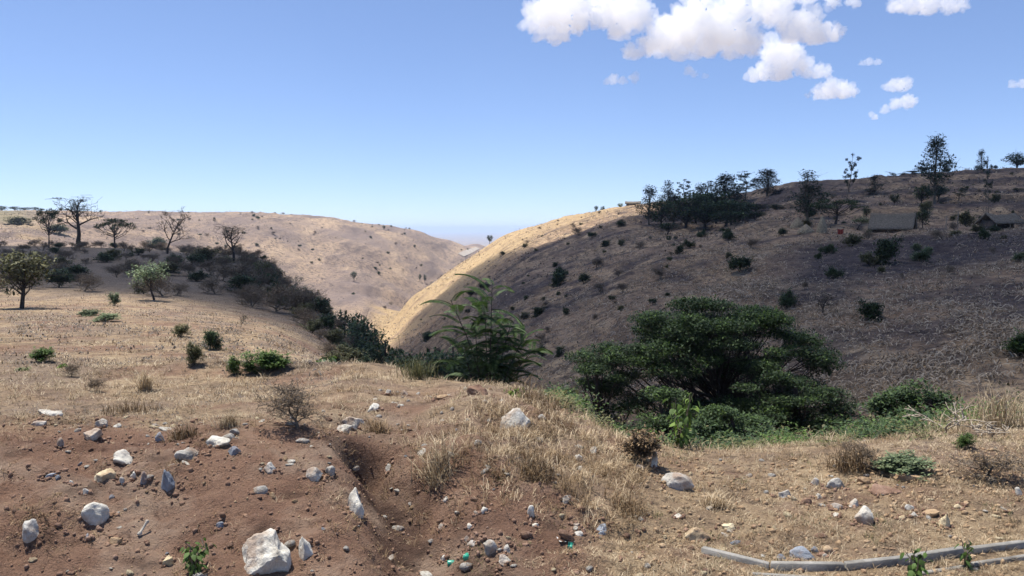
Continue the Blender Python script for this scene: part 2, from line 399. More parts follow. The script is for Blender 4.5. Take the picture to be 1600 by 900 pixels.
# masks --------------------------------------------------------------------
def blob(cx, cy, rx, ry, x, y, rot=0.0):
    c, s = math.cos(rot), math.sin(rot)
    dx, dy = x - cx, y - cy
    return np.exp(-(((dx * c + dy * s) / rx) ** 2 + ((-dx * s + dy * c) / ry) ** 2))
def masks(XX, YY, PX):
    n1 = fbm(XX / 1.3, YY / 1.3, 4); n2 = fbm(XX / 0.45 + 5, YY / 0.45, 3); n20 = fbm(XX / 22, YY / 22, 4); n6 = fbm(XX / 6, YY / 6, 4)
    soil = sstep(5.5, 6.1, YY + .5 * n1) * sstep(9.7, 8.5, YY + .5 * n1 + .35 * n2) * sstep(1010, 880, PX + 90 * n1)
    soil = np.maximum(soil, .9 * blob(-1.2, 11.0, 1.5, 2.2, XX, YY) * sstep(-.15, .3, n1 + .15))
    hump = blob(0.45, 8.7, .95, .75, XX, YY)
    soil = soil * (1 - .95 * sstep(.35, .7, hump + .25 * n2))
    soil = np.maximum(soil, .75 * sstep(8.2, 9, YY) * sstep(13, 11, YY) * sstep(.05, .35, n1 + .3 * n2) * sstep(1100, 950, PX))
    soil = np.maximum(soil, .55 * sstep(6.2, 7.2, YY) * sstep(11, 9.6, YY) * sstep(980, 1080, PX) * sstep(.0, .35, n1 + .4 * n2))
    soil = np.maximum(soil, .75 * sstep(.0, .32, fbm(XX / 2.6 + 2, YY / 3.6, 4)) * sstep(11, 14, YY) * sstep(60, 40, YY) * sstep(640, 560, PX))
    soil = np.maximum(soil, .6 * blob(-9.5, 30, 5, 3.5, XX, YY) * sstep(0, .3, n6))
    hillw = sstep(24, 34, YY) * sstep(560, 640, PX) * sstep(900, 600, YY)
    hillw = np.maximum(hillw, sstep(35, 60, YY) * sstep(200, 110, YY) * sstep(300, 520, PX + 60 * n6) * sstep(700, 600, PX) * .8)
    scrub = sstep(48, 68, YY + 10 * n6) * sstep(175, 150, YY) * sstep(560, 480, PX)
    hillw = np.maximum(hillw, .75 * scrub)
    farw = sstep(165, 230, YY) * sstep(690, 640, PX) + sstep(400, 450, YY)
    farw = np.clip(farw, 0, 1)
    # golden spur of the right hill: strip along its left rim
    pyv = 358 - FPX * ZG / YY
    rim = PX - (590 + (525 - pyv) * 1.20)
    gold = sstep(170, 260, YY) * sstep(440, 425, YY) * sstep(95 + 25 * n20, 35, rim) * sstep(560, 600, PX)
    gold = np.maximum(gold, .85 * sstep(230, 300, YY) * sstep(440, 425, YY) * sstep(378, 352, pyv + 14 * n20) * sstep(760, 800, PX) * sstep(1040, 930, PX))
    gold = np.maximum(gold, farw * .55 * sstep(.15, .45, n20) * sstep(430, 330, YY) * sstep(700, 600, PX))
    # dark ploughed terraces and burnt strips on the right hill
    dark = sstep(50, 58, YY + 3 * n6) * sstep(80, 72, YY + 3 * n6) * sstep(1150, 1290, PX + 50 * n6) * .95
    st = np.sin(ZG * 1.7 + 2.2 * n20 + 0.02 * XX)
    dark = np.maximum(dark, .8 * sstep(.45, .8, st) * sstep(100, 115, YY) * sstep(320, 260, YY) * sstep(1180, 1300, PX))
    qa = XX * 0.5 + YY * 0.87; wa = -XX * 0.87 + YY * 0.5
    dark = np.maximum(dark, .85 * sstep(.05, .32, fbm(wa / 16, qa / 80, 3)) * sstep(55, 80, YY) * sstep(330, 260, YY) * sstep(700, 800, PX) * sstep(1400, 1200, PX))
    dark = np.maximum(dark, .8 * sstep(.12, .4, n6 + .5 * n20) * sstep(40, 55, YY) * sstep(330, 250, YY) * sstep(680, 800, PX))
    dark = np.maximum(dark, .85 * blob(-4.4, 16.1, 2.0, .55, XX, YY) * sstep(-.3, .1, n2 + .2))
    dark = np.maximum(dark, .75 * sstep(-.1, .3, n6 + .2 * n1) * sstep(24, 34, YY) * sstep(66, 50, YY) * sstep(1000, 1200, PX))
    green = .75 * sstep(.12, .4, n6) * sstep(12, 18, YY) * sstep(34, 26, YY) * sstep(840, 960, PX)
    green = np.maximum(green, .5 * sstep(330, 420, YY) * sstep(640, 580, YY) * sstep(90, 10, PX))
    green = np.maximum(green, .45 * sstep(.2, .5, fbm(XX / 3 + 9, YY / 3, 3)) * sstep(10, 13, YY) * sstep(26, 18, YY) * sstep(330, 100, PX))
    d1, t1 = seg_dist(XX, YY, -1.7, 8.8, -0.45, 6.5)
    damp_shade = .9 * np.exp(-(d1 / (0.30 + 0.30 * t1)) ** 2) * sstep(-.5, .3, n2 + .3 * n1)  # moist soil of the wash, with its shade darkened into the colour
    damp_shade = np.maximum(damp_shade, .9 * blob(-1.55, 8.55, .32, .3, XX, YY))  # black pit at the wash head, its shade put into the colour
    damp_shade = np.maximum(damp_shade, .6 * sstep(.22, .5, fbm(XX / .6 + 4, YY / .35, 4)) * soil)
    gold = gold * sstep(-.45, .15, n20 + .5 * n6 + .15)
    return dict(damp_shade=damp_shade, soil=soil, hillw=hillw, farw=farw, gold=gold, dark=dark, green=green)
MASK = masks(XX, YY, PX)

# meshes: one grid, cut into the pieces of land it shows ---------------------
nr = len(ROWS)
gi, gj = np.meshgrid(np.arange(NC - 1), np.arange(nr - 1), indexing='ij')
quad = np.stack([gi * nr + gj, (gi + 1) * nr + gj, (gi + 1) * nr + gj + 1, gi * nr + gj + 1], -1).reshape(-1, 4)
VALL = np.stack([XX, YY, ZG], -1).reshape(-1, 3)
fpx = PX[:-1, :-1].ravel(); fy = YY[:-1, :-1].ravel()
g_end = np.interp(fpx, [-600, 0, 300, 420, 500, 560, 600, 660, 800, 1000, 1250, 1600, 2200], [260, 260, 215, 145, 84, 46, 30, 30, 30, 28, 25, 22, 22])
h_end = np.interp(fpx, [560, 600, 650, 700, 745, 800, 900, 1000], [46, 360, 400, 425, 440, 470, 700, 1500])
reg = np.where(fy < g_end, 0, np.where((fpx > 560) & (fy < h_end), 1, np.where(fy < 1700, 2, 3)))
for rid, nm in enumerate(['ground', 'hillside', 'far_hill', 'plain']):
    F = quad[reg == rid]
    used = np.unique(F); remap = np.zeros(len(VALL), np.int32); remap[used] = np.arange(len(used))
    me = mesh_np(nm, VALL[used], remap[F], (M_NEAR, M_HILL, M_FAR, M_FAR)[rid], smooth=True)
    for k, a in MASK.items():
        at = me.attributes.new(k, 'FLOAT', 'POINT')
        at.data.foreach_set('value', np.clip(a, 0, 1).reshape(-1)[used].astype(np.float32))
    tag(obj(nm, me), kind='structure')

# the roadside behind and under the camera
t = NT('asphalt'); P = t.pos()
t.bsdf(t.ramp(t.noise(P, 9, 6, .8), [(.3, (.035, .034, .033)), (.7, (.075, .072, .068))]), .9)
V = np.array([(-60, -12, -2.96), (60, -12, -2.96), (60, 1.2, -2.96), (-60, 1.2, -2.96), (-60, 2.02, -2.98), (60, 2.02, -2.98)], float)
tag(obj('road', mesh_np('road', V, np.array([(0, 1, 2, 3), (3, 2, 5, 4)]), t.m)), kind='structure')

# ------------------------------------------------------------------ haze
hz = NT('haze_air'); pv = hz.n('ShaderNodeVolumePrincipled')
pv.inputs['Color'].default_value = (.62, .78, 1.0, 1); pv.inputs['Density'].default_value = 1.2e-4
pv.inputs['Anisotropy'].default_value = 0.2
hz.l(pv.outputs[0], hz.out.inputs['Volume'])
def box_mesh(name, x0, x1, y0, y1, z0, z1, m):
    V = [(x, y, z) for z in (z0, z1) for y in (y0, y1) for x in (x0, x1)]
    F = [(0, 2, 3, 1), (4, 5, 7, 6), (0, 1, 5, 4), (2, 6, 7, 3), (0, 4, 6, 2), (1, 3, 7, 5)]
    return mesh_np(name, np.array(V, float), np.array(F), m)
tag(obj('haze', box_mesh('haze', -50000, 50000, -200, 46000, -117, 62, hz.m)), label='pale blue haze over the far plain', kind='stuff')

# ------------------------------------------------------------------ clouds
def ico(sub):
    bm = bmesh.new(); bmesh.ops.create_icosphere(bm, subdivisions=sub, radius=1.0)
    bm.verts.ensure_lookup_table(); bm.verts.index_update()
    V = np.array([v.co[:] for v in bm.verts]); F = np.array([[v.index for v in f.verts] for f in bm.faces]); bm.free()
    return V, F
ICO_V, ICO_F = ico(2)
def cloud_mat(name, dens):
    c = NT(name); v = c.n('ShaderNodeVolumePrincipled')
    v.inputs['Color'].default_value = (1, 1, 1, 1); v.inputs['Density'].default_value = dens
    v.inputs['Anisotropy'].default_value = 0.0
    c.l(v.outputs[0], c.out.inputs['Volume']); return c.m
def cloud(name, balls, mat, vox, amp, seed, L, flat=None):
    """union of balls (x,y,z,r), remeshed and roughened like cumulus"""
    B = np.array(balls, float); nb = len(B)
    V = (ICO_V[None] * B[:, None, 3:4] + B[:, None, :3]).reshape(-1, 3)
    me = mesh_np('tmp', V, (ICO_F[None] + (np.arange(nb) * len(ICO_V))[:, None, None]).reshape(-1, 3), mat)
    o = bpy.data.objects.new('tmp', me); scene.collection.objects.link(o)
    md = o.modifiers.new('r', 'REMESH'); md.mode = 'VOXEL'; md.voxel_size = vox
    ev = o.evaluated_get(bpy.context.evaluated_depsgraph_get())
    me2 = bpy.data.meshes.new_from_object(ev)
    bpy.data.objects.remove(o); bpy.data.meshes.remove(me)
    n = len(me2.vertices); co = np.zeros(n * 3, np.float32); no = np.zeros(n * 3, np.float32)
    me2.vertices.foreach_get('co', co); me2.vertices.foreach_get('normal', no)
    co = co.reshape(-1, 3); no = no.reshape(-1, 3)
    v = co / L + np.array([seed * 13.1, 0, 0])
    d = (np.abs(pnoise3(v)) * 1.1 + np.abs(pnoise3(v * 2.2)) * .6 + np.abs(pnoise3(v * 4.7)) * .35 + np.abs(pnoise3(v * 9.5)) * .2) - .5
    co += no * (d * amp)[:, None].astype(np.float32)
    if flat is not None:
        lo = co[:, 2] < flat; co[lo, 2] = flat + (co[lo, 2] - flat) * .3
    me2.vertices.foreach_set('co', co.ravel()); me2.materials.clear(); me2.materials.append(mat)
    me2.polygons.foreach_set('use_smooth', np.ones(len(me2.polygons), bool)); me2.update(); me2.name = name
    return obj(name, me2)

# ------------------------------------------------------------------ vegetation materials
def leaf_mat(name, c0, c1, c2, trans=0.25):
    t = NT(name)
    rnd = t.n('ShaderNodeNewGeometry').outputs['Random Per Island']
    oi = t.n('ShaderNodeObjectInfo').outputs['Random']
    col = t.ramp(rnd, [(0.0, c0), (0.5, c1), (1.0, c2)])
    hs = t.n('ShaderNodeHueSaturation'); t.l(col, hs.inputs['Color'])
    t.l(t.mapr(oi, 0, 1, .8, 1.2), hs.inputs['Value']); hs.inputs['Saturation'].default_value = 1.0
    d = t.n('ShaderNodeBsdfPrincipled'); t.l(hs.outputs[0], d.inputs['Base Color']); d.inputs['Roughness'].default_value = .65
    d.inputs['Specular IOR Level'].default_value = .25
    tr = t.n('ShaderNodeBsdfTranslucent'); t.l(hs.outputs[0], tr.inputs[0])
    mx = t.n('ShaderNodeMixShader'); mx.inputs[0].default_value = trans
    t.l(d.outputs[0], mx.inputs[1]); t.l(tr.outputs[0], mx.inputs[2]); t.l(mx.outputs[0], t.out.inputs[0])
    return t.m
L_DARK = leaf_mat('leaf_dark_green', (.020, .038, .016), (.040, .072, .027), (.075, .115, .040))
L_FROND = leaf_mat('leaf_feather', (.022, .042, .014), (.042, .080, .022), (.080, .13, .036), .3)
L_EUC = leaf_mat('leaf_blue_green', (.018, .034, .022), (.034, .058, .034), (.064, .094, .05))
L_GREEN = leaf_mat('leaf_green', (.040, .075, .018), (.075, .130, .030), (.13, .20, .05), .3)
L_GREY = leaf_mat('grey_scrub', (.05, .042, .036), (.11, .092, .078), (.20, .165, .13), .05)
L_BRIGHT = leaf_mat('leaf_bright_green', (.08, .14, .025), (.15, .24, .045), (.26, .34, .08), .35)
L_OLIVE = leaf_mat('leaf_olive', (.070, .075, .035), (.13, .13, .055), (.21, .20, .085))
L_PALE = leaf_mat('leaf_pale_green', (.10, .14, .07), (.18, .235, .12), (.27, .32, .17))
L_STRAW = leaf_mat('dry_straw', (.21, .155, .095), (.40, .305, .19), (.64, .53, .365), .15)
L_BROWN = leaf_mat('dry_brown_grass', (.085, .058, .034), (.19, .125, .068), (.34, .235, .125), .1)
L_STALK = leaf_mat('dry_crop_stalk', (.15, .115, .08), (.32, .25, .175), (.54, .44, .32), .1)
def bark_mat(name, c0, c1):
    t = NT(name); P = t.pos((1, 1, .25))
    n = t.noise(P, 9, 4, .7)
    t.bsdf(t.ramp(n, [(.3, c0), (.7, c1)]), .9, t.bump(n, .6, .03), .1); return t.m
B_DARK = bark_mat('bark_dark', (.030, .024, .022), (.085, .070, .060))
B_GREY = bark_mat('bark_grey', (.10, .082, .064), (.245, .20, .155))
B_PALE = bark_mat('bark_pale', (.26, .215, .165), (.47, .41, .33))

# ------------------------------------------------------------------ vegetation geometry
def frames(D):
    D = D / np.maximum(np.linalg.norm(D, axis=1, keepdims=True), 1e-9)
    up = np.where(np.abs(D[:, 2:3]) > .9, np.array([[1., 0, 0]]), np.array([[0, 0, 1.]]))
    a = np.cross(D, up); a /= np.linalg.norm(a, axis=1, keepdims=True)
    return a, np.cross(D, a)
def tubes(segs, sides=5):
    """segs: list of (p0, p1, r0, r1) -> V, F quads"""
    S = np.array([(*p0, *p1, r0, r1) for p0, p1, r0, r1 in segs], float)
    p0, p1, r0, r1 = S[:, 0:3], S[:, 3:6], S[:, 6:7], S[:, 7:8]
    a, b = frames(p1 - p0); n = len(S)
    ang = np.linspace(0, 2 * np.pi, sides, endpoint=False)
    ring = np.cos(ang)[None, :, None] * a[:, None, :] + np.sin(ang)[None, :, None] * b[:, None, :]
    V = np.concatenate([p0[:, None] + ring * r0[:, None], p1[:, None] + ring * r1[:, None]], 1).reshape(-1, 3)
    k = np.arange(sides); k2 = (k + 1) % sides
    q = np.stack([k, k2, k2 + sides, k + sides], 1)
    return V, (q[None] + (np.arange(n) * 2 * sides)[:, None, None]).reshape(-1, 4)
def cards(C, size, r, aspect=.5, up=.3, jit=.35):
    """one leaf-shaped quad at every point of C, random turn; up leans the blades' normals to the sky"""
    n = len(C)
    D = r.normal(size=(n, 3)); D[:, 2] *= .6
    a, b = frames(D); D = D / np.linalg.norm(D, axis=1, keepdims=True)
    N = np.cross(D, a); N = N + np.array([0, 0, up * 2]); a = np.cross(N, D); a /= np.maximum(np.linalg.norm(a, axis=1, keepdims=True), 1e-6)
    s = size * (1 + jit * r.uniform(-1, 1, (n, 1)))
    V = np.stack([C - D * s * .5, C + a * s * aspect * .5 - D * s * .05, C + D * s * .5, C - a * s * aspect * .5 - D * s * .05], 1).reshape(-1, 3)
    return V, np.arange(n * 4).reshape(-1, 4)
def grow(r, height, rad, levels, spread, nchild, up=.15, wob=.12, lead=.75, start=.3, steps=5, ratio=.62, flat=None, lean=(0, 0)):
    """recursive limbs; returns segments per level and the points where leaves sit"""
    segs = []; tips = []
    def go(p, d, L, rd, lv):
        n = steps if lv == 0 else max(2, steps - lv)
        pts = [p]; dirs = []
        for i in range(n):
            d = d + r.normal(size=3) * wob * (1 + .5 * lv) + np.array([0, 0, up if lv else 0])
            if flat is not None and lv and p[2] > flat * height: d[2] *= .25
            d = d / np.linalg.norm(d)
            q = p + d * L / n
            r0 = rd * (1 - .65 * i / n); r1 = rd * (1 - .65 * (i + 1) / n)
            segs.append((p, q, r0, r1, lv)); p = q; pts.append(p); dirs.append(d)
        if lv >= levels:
            tips.extend(pts[1:]); return
        k = nchild[lv] if lv < len(nchild) else nchild[-1]
        for c in range(k):
            f = start + (1 - start) * (c + r.uniform(.2, .9)) / k if lv == 0 else r.uniform(.25, 1)
            i = min(int(f * n), n - 1); bp = pts[i] + (pts[i + 1] - pts[i]) * (f * n - i)
            az = r.uniform(0, 2 * np.pi) if lv else c * 2.4 + r.uniform(-.5, .5)
            side = np.array([math.cos(az), math.sin(az), r.uniform(-.1, .35)])
            nd = dirs[i] * (1 - spread) + side * spread
            nd /= np.linalg.norm(nd)
            go(bp, nd, L * ratio * r.uniform(.75, 1.2) * (1.15 - .4 * f if lv == 0 else 1), rd * (1 - .6 * f) * .62, lv + 1)
        if lv: tips.append(p)
        else:
            go(p, dirs[-1], L * lead * .5, rd * .35, max(1, levels - 1))
    go(np.zeros(3), np.array([lean[0], lean[1], 1.0]), height, rad, 0)
    return segs, np.array(tips)
def seg_mesh(name, segs, mat, sides=(6, 5, 4, 3, 3), rmin=0.0):
    Vs, Fs, off = [], [], 0
    for lv in sorted(set(s[4] for s in segs)):
        ss = [(s[0], s[1], max(s[2], rmin), max(s[3], rmin * .7)) for s in segs if s[4] == lv]
        V, F = tubes(ss, sides[min(lv, len(sides) - 1)]); Vs.append(V); Fs.append(F + off); off += len(V)
    return mesh_np(name, np.concatenate(Vs), np.concatenate(Fs), mat, smooth=True)
def norm_tree(segs, tips, H, Wd):
    """scale so that the whole has the height H and the width Wd"""
    P = np.array([s[1] for s in segs]); zt = P[:, 2].max()
    w = max(P[:, 0].max() - P[:, 0].min(), 1e-3); w2 = max(P[:, 1].max() - P[:, 1].min(), 1e-3)
    k = np.array([Wd / w, Wd / w2, H / zt])
    kr = min(Wd / w, H / zt)
    return [(s[0] * k, s[1] * k, s[2] * kr, s[3] * kr, s[4]) for s in segs], tips * k
def around(tips, n, rad, r, flat=1.0):
    C = np.repeat(tips, n, 0); D = r.normal(size=C.shape); D /= np.linalg.norm(D, axis=1, keepdims=True)
    D *= rad * r.uniform(0, 1, (len(C), 1)) ** .5; D[:, 2] *= flat
    return C + D

def pad_tree(r, H, Wd, trunk_r, npad, env, prad, flat, ncard, csize, bark, leaf, fork=.35, aspect=.45, curve=.25, up=.3, rmin=.015, limb=.5):
    """trunk, limbs out to leaf pads, and the pads; env(r) -> (x, y, z) of one pad in units of Wd/2 and H"""
    top = np.array([r.normal() * .03 * Wd, r.normal() * .03 * Wd, H * .86]); segs = []
    def tp(t): return np.array([top[0] * t ** 1.5 + curve * .12 * Wd * math.sin(3 * t), top[1] * t ** 1.5, top[2] * t])
    N = 8
    for i in range(N): segs.append((tp(i / N), tp((i + 1) / N), trunk_r * (1 - .8 * i / N) + .0, trunk_r * (1 - .8 * (i + 1) / N), 0))
    C = []
    for k in range(npad):
        c = np.array(env(r)) * np.array([Wd / 2, Wd / 2, H]); R0 = prad * r.uniform(.65, 1.3)
        t = np.clip((c[2] / H) * r.uniform(.45, .8), fork * .6, .95); a = tp(t)
        m = a + (c - a) * .55 + np.array([0, 0, -.10 * np.linalg.norm(c - a)]) + r.normal(size=3) * .06 * Wd * .3
        rr = trunk_r * (1 - .8 * t) * limb
        segs += [(a, m, rr, rr * .6, 1), (m, c, rr * .6, rr * .25, 2)]
        for q in range(4):
            d = r.normal(size=3) * R0 * .8; d[2] *= flat; segs.append((m + (c - m) * r.uniform(.3, 1), c + d, rr * .28, rr * .1, 3))
        n = int(ncard * (R0 / prad) ** 2); D = r.normal(size=(n, 3)); D /= np.linalg.norm(D, axis=1, keepdims=True); D *= R0 * r.uniform(.25, 1.12, (n, 1)) ** .6; D[:, 2] *= flat
        lump = 1 + .35 * pnoise3(D / R0 * 1.6 + k * 7.7); C.append(c + D * lump[:, None])
    C = np.concatenate(C)
    return Plant(seg_mesh('wood', segs, bark, rmin=rmin), mesh_np('crown', *cards(C, csize, r, aspect, up=up), leaf))

class Plant:
    """meshes of one plant: wood and leaves"""
    def __init__(self, wood, leaf): self.wood, self.leaf = wood, leaf
def tree_kind(seed, kind):
    r = np.random.default_rng(seed)
    if kind == 'acacia':            # wide bare limbs, flat thin crown
        s, t = grow(r, 3.2, .26, 4, .68, [6, 4, 3, 3], up=.10, wob=.13, start=.45, ratio=.72, flat=1.25)
        s, t = norm_tree(s, t, 7.6, 9.0)
        C = around(t[r.random(len(t)) < .55], 5, .30, r, .3)
        return Plant(seg_mesh('wood', s, B_DARK, rmin=.022), mesh_np('crown', *cards(C, .22, r, .35), L_DARK))
    if kind == 'umbrella':          # acacia with a closed flat crown
        def env(r):
            q = r.uniform(0, 1) ** .5 * .85; a = r.uniform(0, 6.283); return q * math.cos(a), q * math.sin(a), .90 - .30 * q * q - r.uniform(0, .12)
        return pad_tree(r, 5.0, 7.2, .17, 26, env, .72, .30, 110, .26, B_DARK, L_DARK)
    if kind == 'bare':              # leafless upright tree
        s, t = grow(r, 4.6, .16, 4, .55, [8, 4, 3, 2], up=.10, wob=.16, start=.3, ratio=.55)
        s, t = norm_tree(s, t, 6.5, 4.4)
        C = around(t[r.random(len(t)) < .25], 3, .25, r, .6)
        return Plant(seg_mesh('wood', s, B_DARK, rmin=.02), mesh_np('crown', *cards(C, .16, r, .4), L_OLIVE))
    if kind == 'eucalyptus':        # straight trunk, upright ragged crown
        def env(r):
            t = r.uniform(.16, .97); q = r.uniform(.0, 1) ** .6 * min(1, (1.04 - t) * 1.6) * (.75 + .25 * math.sin(9 * t + seed)); a = r.uniform(0, 6.283); return q * .78 * math.cos(a), q * .78 * math.sin(a), t
        return pad_tree(r, 10.0, 6.4, .16, 36, env, .90, 1.05, 80, .40, B_GREY, L_EUC, curve=.1, up=.1)
    if kind == 'slender':           # thin tall tree with sparse tufts
        s, t = grow(r, 9.0, .12, 3, .55, [12, 3, 2], up=.12, wob=.06, start=.35, ratio=.20, lead=.4, steps=9)
        s, t = norm_tree(s, t, 10.0, 3.0)
        C = around(t[r.random(len(t)) < .7], 7, .35, r, .8)
        return Plant(seg_mesh('wood', s, B_GREY, rmin=.025), mesh_np('crown', *cards(C, .28, r, .4), L_EUC))
    if kind == 'round':             # short trunk, broken rounded crown
        def env(r):
            d = r.normal(size=3); d /= np.linalg.norm(d); d *= r.uniform(.25, 1) ** .5; return .70 * d[0], .70 * d[1], .58 + .30 * d[2]
        return pad_tree(r, 5.0, 4.8, .15, 24, env, .78, .75, 85, .32, B_DARK, L_DARK, fork=.25)
    if kind == 'bush':              # foliage down to the ground
        s, t = grow(r, .7, .05, 3, .75, [9, 5, 4], up=.12, wob=.2, start=.05, ratio=.85)
        s, t = norm_tree(s, t, 1.6, 2.0)
        C = around(t, 9, .20, r, .8)
        return Plant(seg_mesh('wood', s, B_DARK, rmin=.008), mesh_np('crown', *cards(C, .16, r, .5), L_DARK))
    if kind == 'olivebush':
        p = tree_kind(seed, 'bush'); p.leaf = p.leaf.copy(); p.leaf.materials[0] = L_OLIVE; return p
    if kind == 'greenbush':
        p = tree_kind(seed, 'bush'); p.leaf = p.leaf.copy(); p.leaf.materials[0] = L_GREEN; return p
    if kind == 'twigs':             # leafless grey scrub
        s, t = grow(r, .9, .045, 4, .62, [10, 5, 4, 3], up=.14, wob=.2, start=.05, ratio=.70)
        s, t = norm_tree(s, t, 2.2, 2.8)
        C = around(t[r.random(len(t)) < .3], 2, .2, r)
        return Plant(seg_mesh('wood', s, B_GREY, rmin=.011, sides=(5, 3, 3, 3, 3)), mesh_np('crown', *cards(C, .10, r, .4), L_BROWN))
    if kind == 'smalltree':         # little field tree, thin trunk, light green crown
        s, t = grow(r, 1.3, .06, 3, .60, [7, 4, 3], up=.14, wob=.14, start=.55, ratio=.72)
        s, t = norm_tree(s, t, 2.5, 2.2)
        C = around(t, 10, .22, r, .7)
        return Plant(seg_mesh('wood', s, B_DARK, rmin=.012), mesh_np('crown', *cards(C, .13, r, .5), L_PALE))
_lib = {}
def lib(kind, v=0):
    if (kind, v) not in _lib: _lib[(kind, v)] = tree_kind(1000 + 37 * v + sum(map(ord, kind)), kind)
    return _lib[(kind, v)]
def plant(name, kind, v, loc, h, w, label, cat, group=None, rz=None, leaf=None, sink=.05, wood='trunk', crown='crown'):
    """one plant: an Empty at its foot with its wood and its leaves as parts; h and w in metres"""
    p = lib(kind, v)
    e = empty(name, (loc[0], loc[1], loc[2] - sink * h * .3))
    if not hasattr(p, 'dims'):
        A = []
        for m_ in (p.wood, p.leaf):
            c_ = np.zeros(len(m_.vertices) * 3, np.float32); m_.vertices.foreach_get('co', c_); A.append(c_.reshape(-1, 3))
        A = np.concatenate(A); lo, hi = np.percentile(A, 1, axis=0), np.percentile(A, 99, axis=0)
        p.dims = ((hi[0] - lo[0] + hi[1] - lo[1]) / 2, np.percentile(A[:, 2], 99.5))
    sw, sh = w / p.dims[0], h / p.dims[1]
    e.rotation_euler = (0, 0, random.uniform(0, 6.28) if rz is None else rz)
    e.scale = (sw, sw, sh)
    obj(wood, p.wood, e)
    lm = p.leaf
    if leaf is not None:
        key = (kind, v, leaf.name)
        if key not in _lib:
            c = p.leaf.copy(); c.materials[0] = leaf; _lib[key] = c
        lm = _lib[key]
    obj(crown, lm, e)
    tag(e, label, cat, group)
    return e
def plant_px(name, kind, v, px, py, top, wpx, label, cat, group=None, dist=None, **kw):
    """a plant whose foot shows at photo pixel (px, py) and whose top shows at row top"""
    p = hit(px, py) if dist is None else onground(px, dist)
    s = p.y / FPX
    if dist is not None:
        py = 358 - FPX * p.z / p.y
    return plant(name, kind, v, p, max(.2, (py - top) * s), wpx * s, label, cat, group, **kw)

# ------------------------------------------------------------------ trees of the left rise
G1 = 'savanna trees on the left rise'
plant_px('acacia_tree', 'acacia', 0, 124, 376, 306, 74, 'tallest flat-topped acacia on the left rise, wide bare limbs against the sky', 'tree', G1, dist=146)
plant_px('acacia_tree', 'umbrella', 1, 77, 376, 326, 40, 'shaggy acacia just left of the tallest flat-topped acacia', 'tree', G1, dist=140)
plant_px('acacia_tree', 'umbrella', 0, 181, 378, 341, 56, 'low acacia with a closed domed crown right of the tallest acacia', 'tree', G1, dist=138)
plant_px('bare_tree', 'bare', 0, 262, 388, 322, 42, 'upright leafless tree at the middle of the left rise', 'tree', G1, dist=126)
plant_px('bare_tree', 'acacia', 1, 366, 402, 350, 46, 'small leafless acacia at the right end of the left rise', 'tree', G1, dist=108)
plant_px('shrub_tree', 'round', 0, 34, 482, 392, 84, 'olive leafed shrub tree at the left edge of the dry field', 'tree', leaf=L_OLIVE, rz=1.0)
plant_px('small_tree', 'smalltree', 0, 241, 469, 408, 58, 'small pale green tree with a thin trunk alone in the dry field', 'tree')
for i, (px, top, w) in enumerate([(6, 322, 16), (27, 323, 18), (42, 324, 18), (58, 324, 12), (68, 326, 10)]):
    plant_px('far_tree', 'round', i % 3, px, 0, top, w, 'dark round tree on the far left skyline', 'tree', 'round trees on the far left skyline', dist=625)
for i, (px, top, w) in enumerate([(180, 330, 14), (378, 331, 4)]):
    plant_px('far_tree', 'bare', 0, px, 0, top, w, ['thin grey tree on the skyline above the domed acacia', 'tiny lone tree on the left skyline above the leafless acacia'][i], 'tree', None, dist=620)
# ------------------------------------------------------------------ scrub of the left rise
G2 = 'leafless grey shrubs on the shaded left rise'; G3 = 'dark leafy shrubs on the shaded left rise'
spots = []
tries = 0
while len(spots) < 135 and tries < 6000:
    tries += 1
    y = random.uniform(58, 150); px = random.uniform(-30, 545)
    lim = np.interp(y, [38, 60, 75, 100, 125, 150], [560, 530, 505, 455, 405, 385])
    if px > lim + 12: continue
    if random.random() > .45 + .55 * sstep(200, 420, px): continue
    x = (px - 800) / FPX * y
    if any((x - a) ** 2 + (y - b) ** 2 < 5.0 for a, b, *_ in spots): continue
    spots.append((x, y, px))
for i, (x, y, px) in enumerate(spots):
    g = random.random() < .30
    h = random.uniform(.7, 2.0) * (1.05 if px > 300 else .9)
    loc = (x, y, float(ground(x, y)))
    if g: plant('leafy_shrub', random.choice(['bush', 'bush', 'olivebush']), i % 3, loc, h * .85, h * 1.35, 'dark leafy shrub among grey scrub on the shaded left rise', 'shrub', G3, wood='stem', crown='foliage')
    else: plant('bare_shrub', 'twigs', i % 4, loc, h, h * 1.4, 'leafless grey shrub in the scrub of the shaded left rise', 'shrub', G2, wood='branches', crown='foliage')
for i, (px, py, top, w, k, lab) in enumerate([
    (372, 452, 408, 66, 'twigs', 'largest tangled grey shrub, below the small leafless acacia'),
    (248, 388, 370, 26, 'bush', 'dark round bush at the foot of the upright leafless tree'),
    (455, 458, 428, 30, 'bare', 'leafless little tree leaning over the spur edge, upper one'),
    (478, 474, 442, 34, 'bare', 'leafless little tree leaning over the spur edge, middle one'),
    (500, 478, 446, 30, 'bare', 'leafless little tree leaning over the spur edge, lowest one'),
    (376, 512, 490, 16, 'bare', 'thin dead sapling on the slope below the grey scrub'),
    (30, 352, 338, 34, 'olivebush', 'yellow green bush behind the left rise near the frame edge'),
    (92, 366, 350, 30, 'bush', 'dark green bush left of the tallest acacia'),
    (320, 412, 386, 44, 'olivebush', 'grey green bush on the crest between the two leafless trees')]):
    plant_px('shrub' if k in ('twigs', 'bush', 'olivebush') else 'bare_tree', k, i % 3, px, py, top, w, lab, 'shrub' if k != 'bare' else 'tree', wood='branches' if k == 'twigs' else 'stem', crown='foliage')

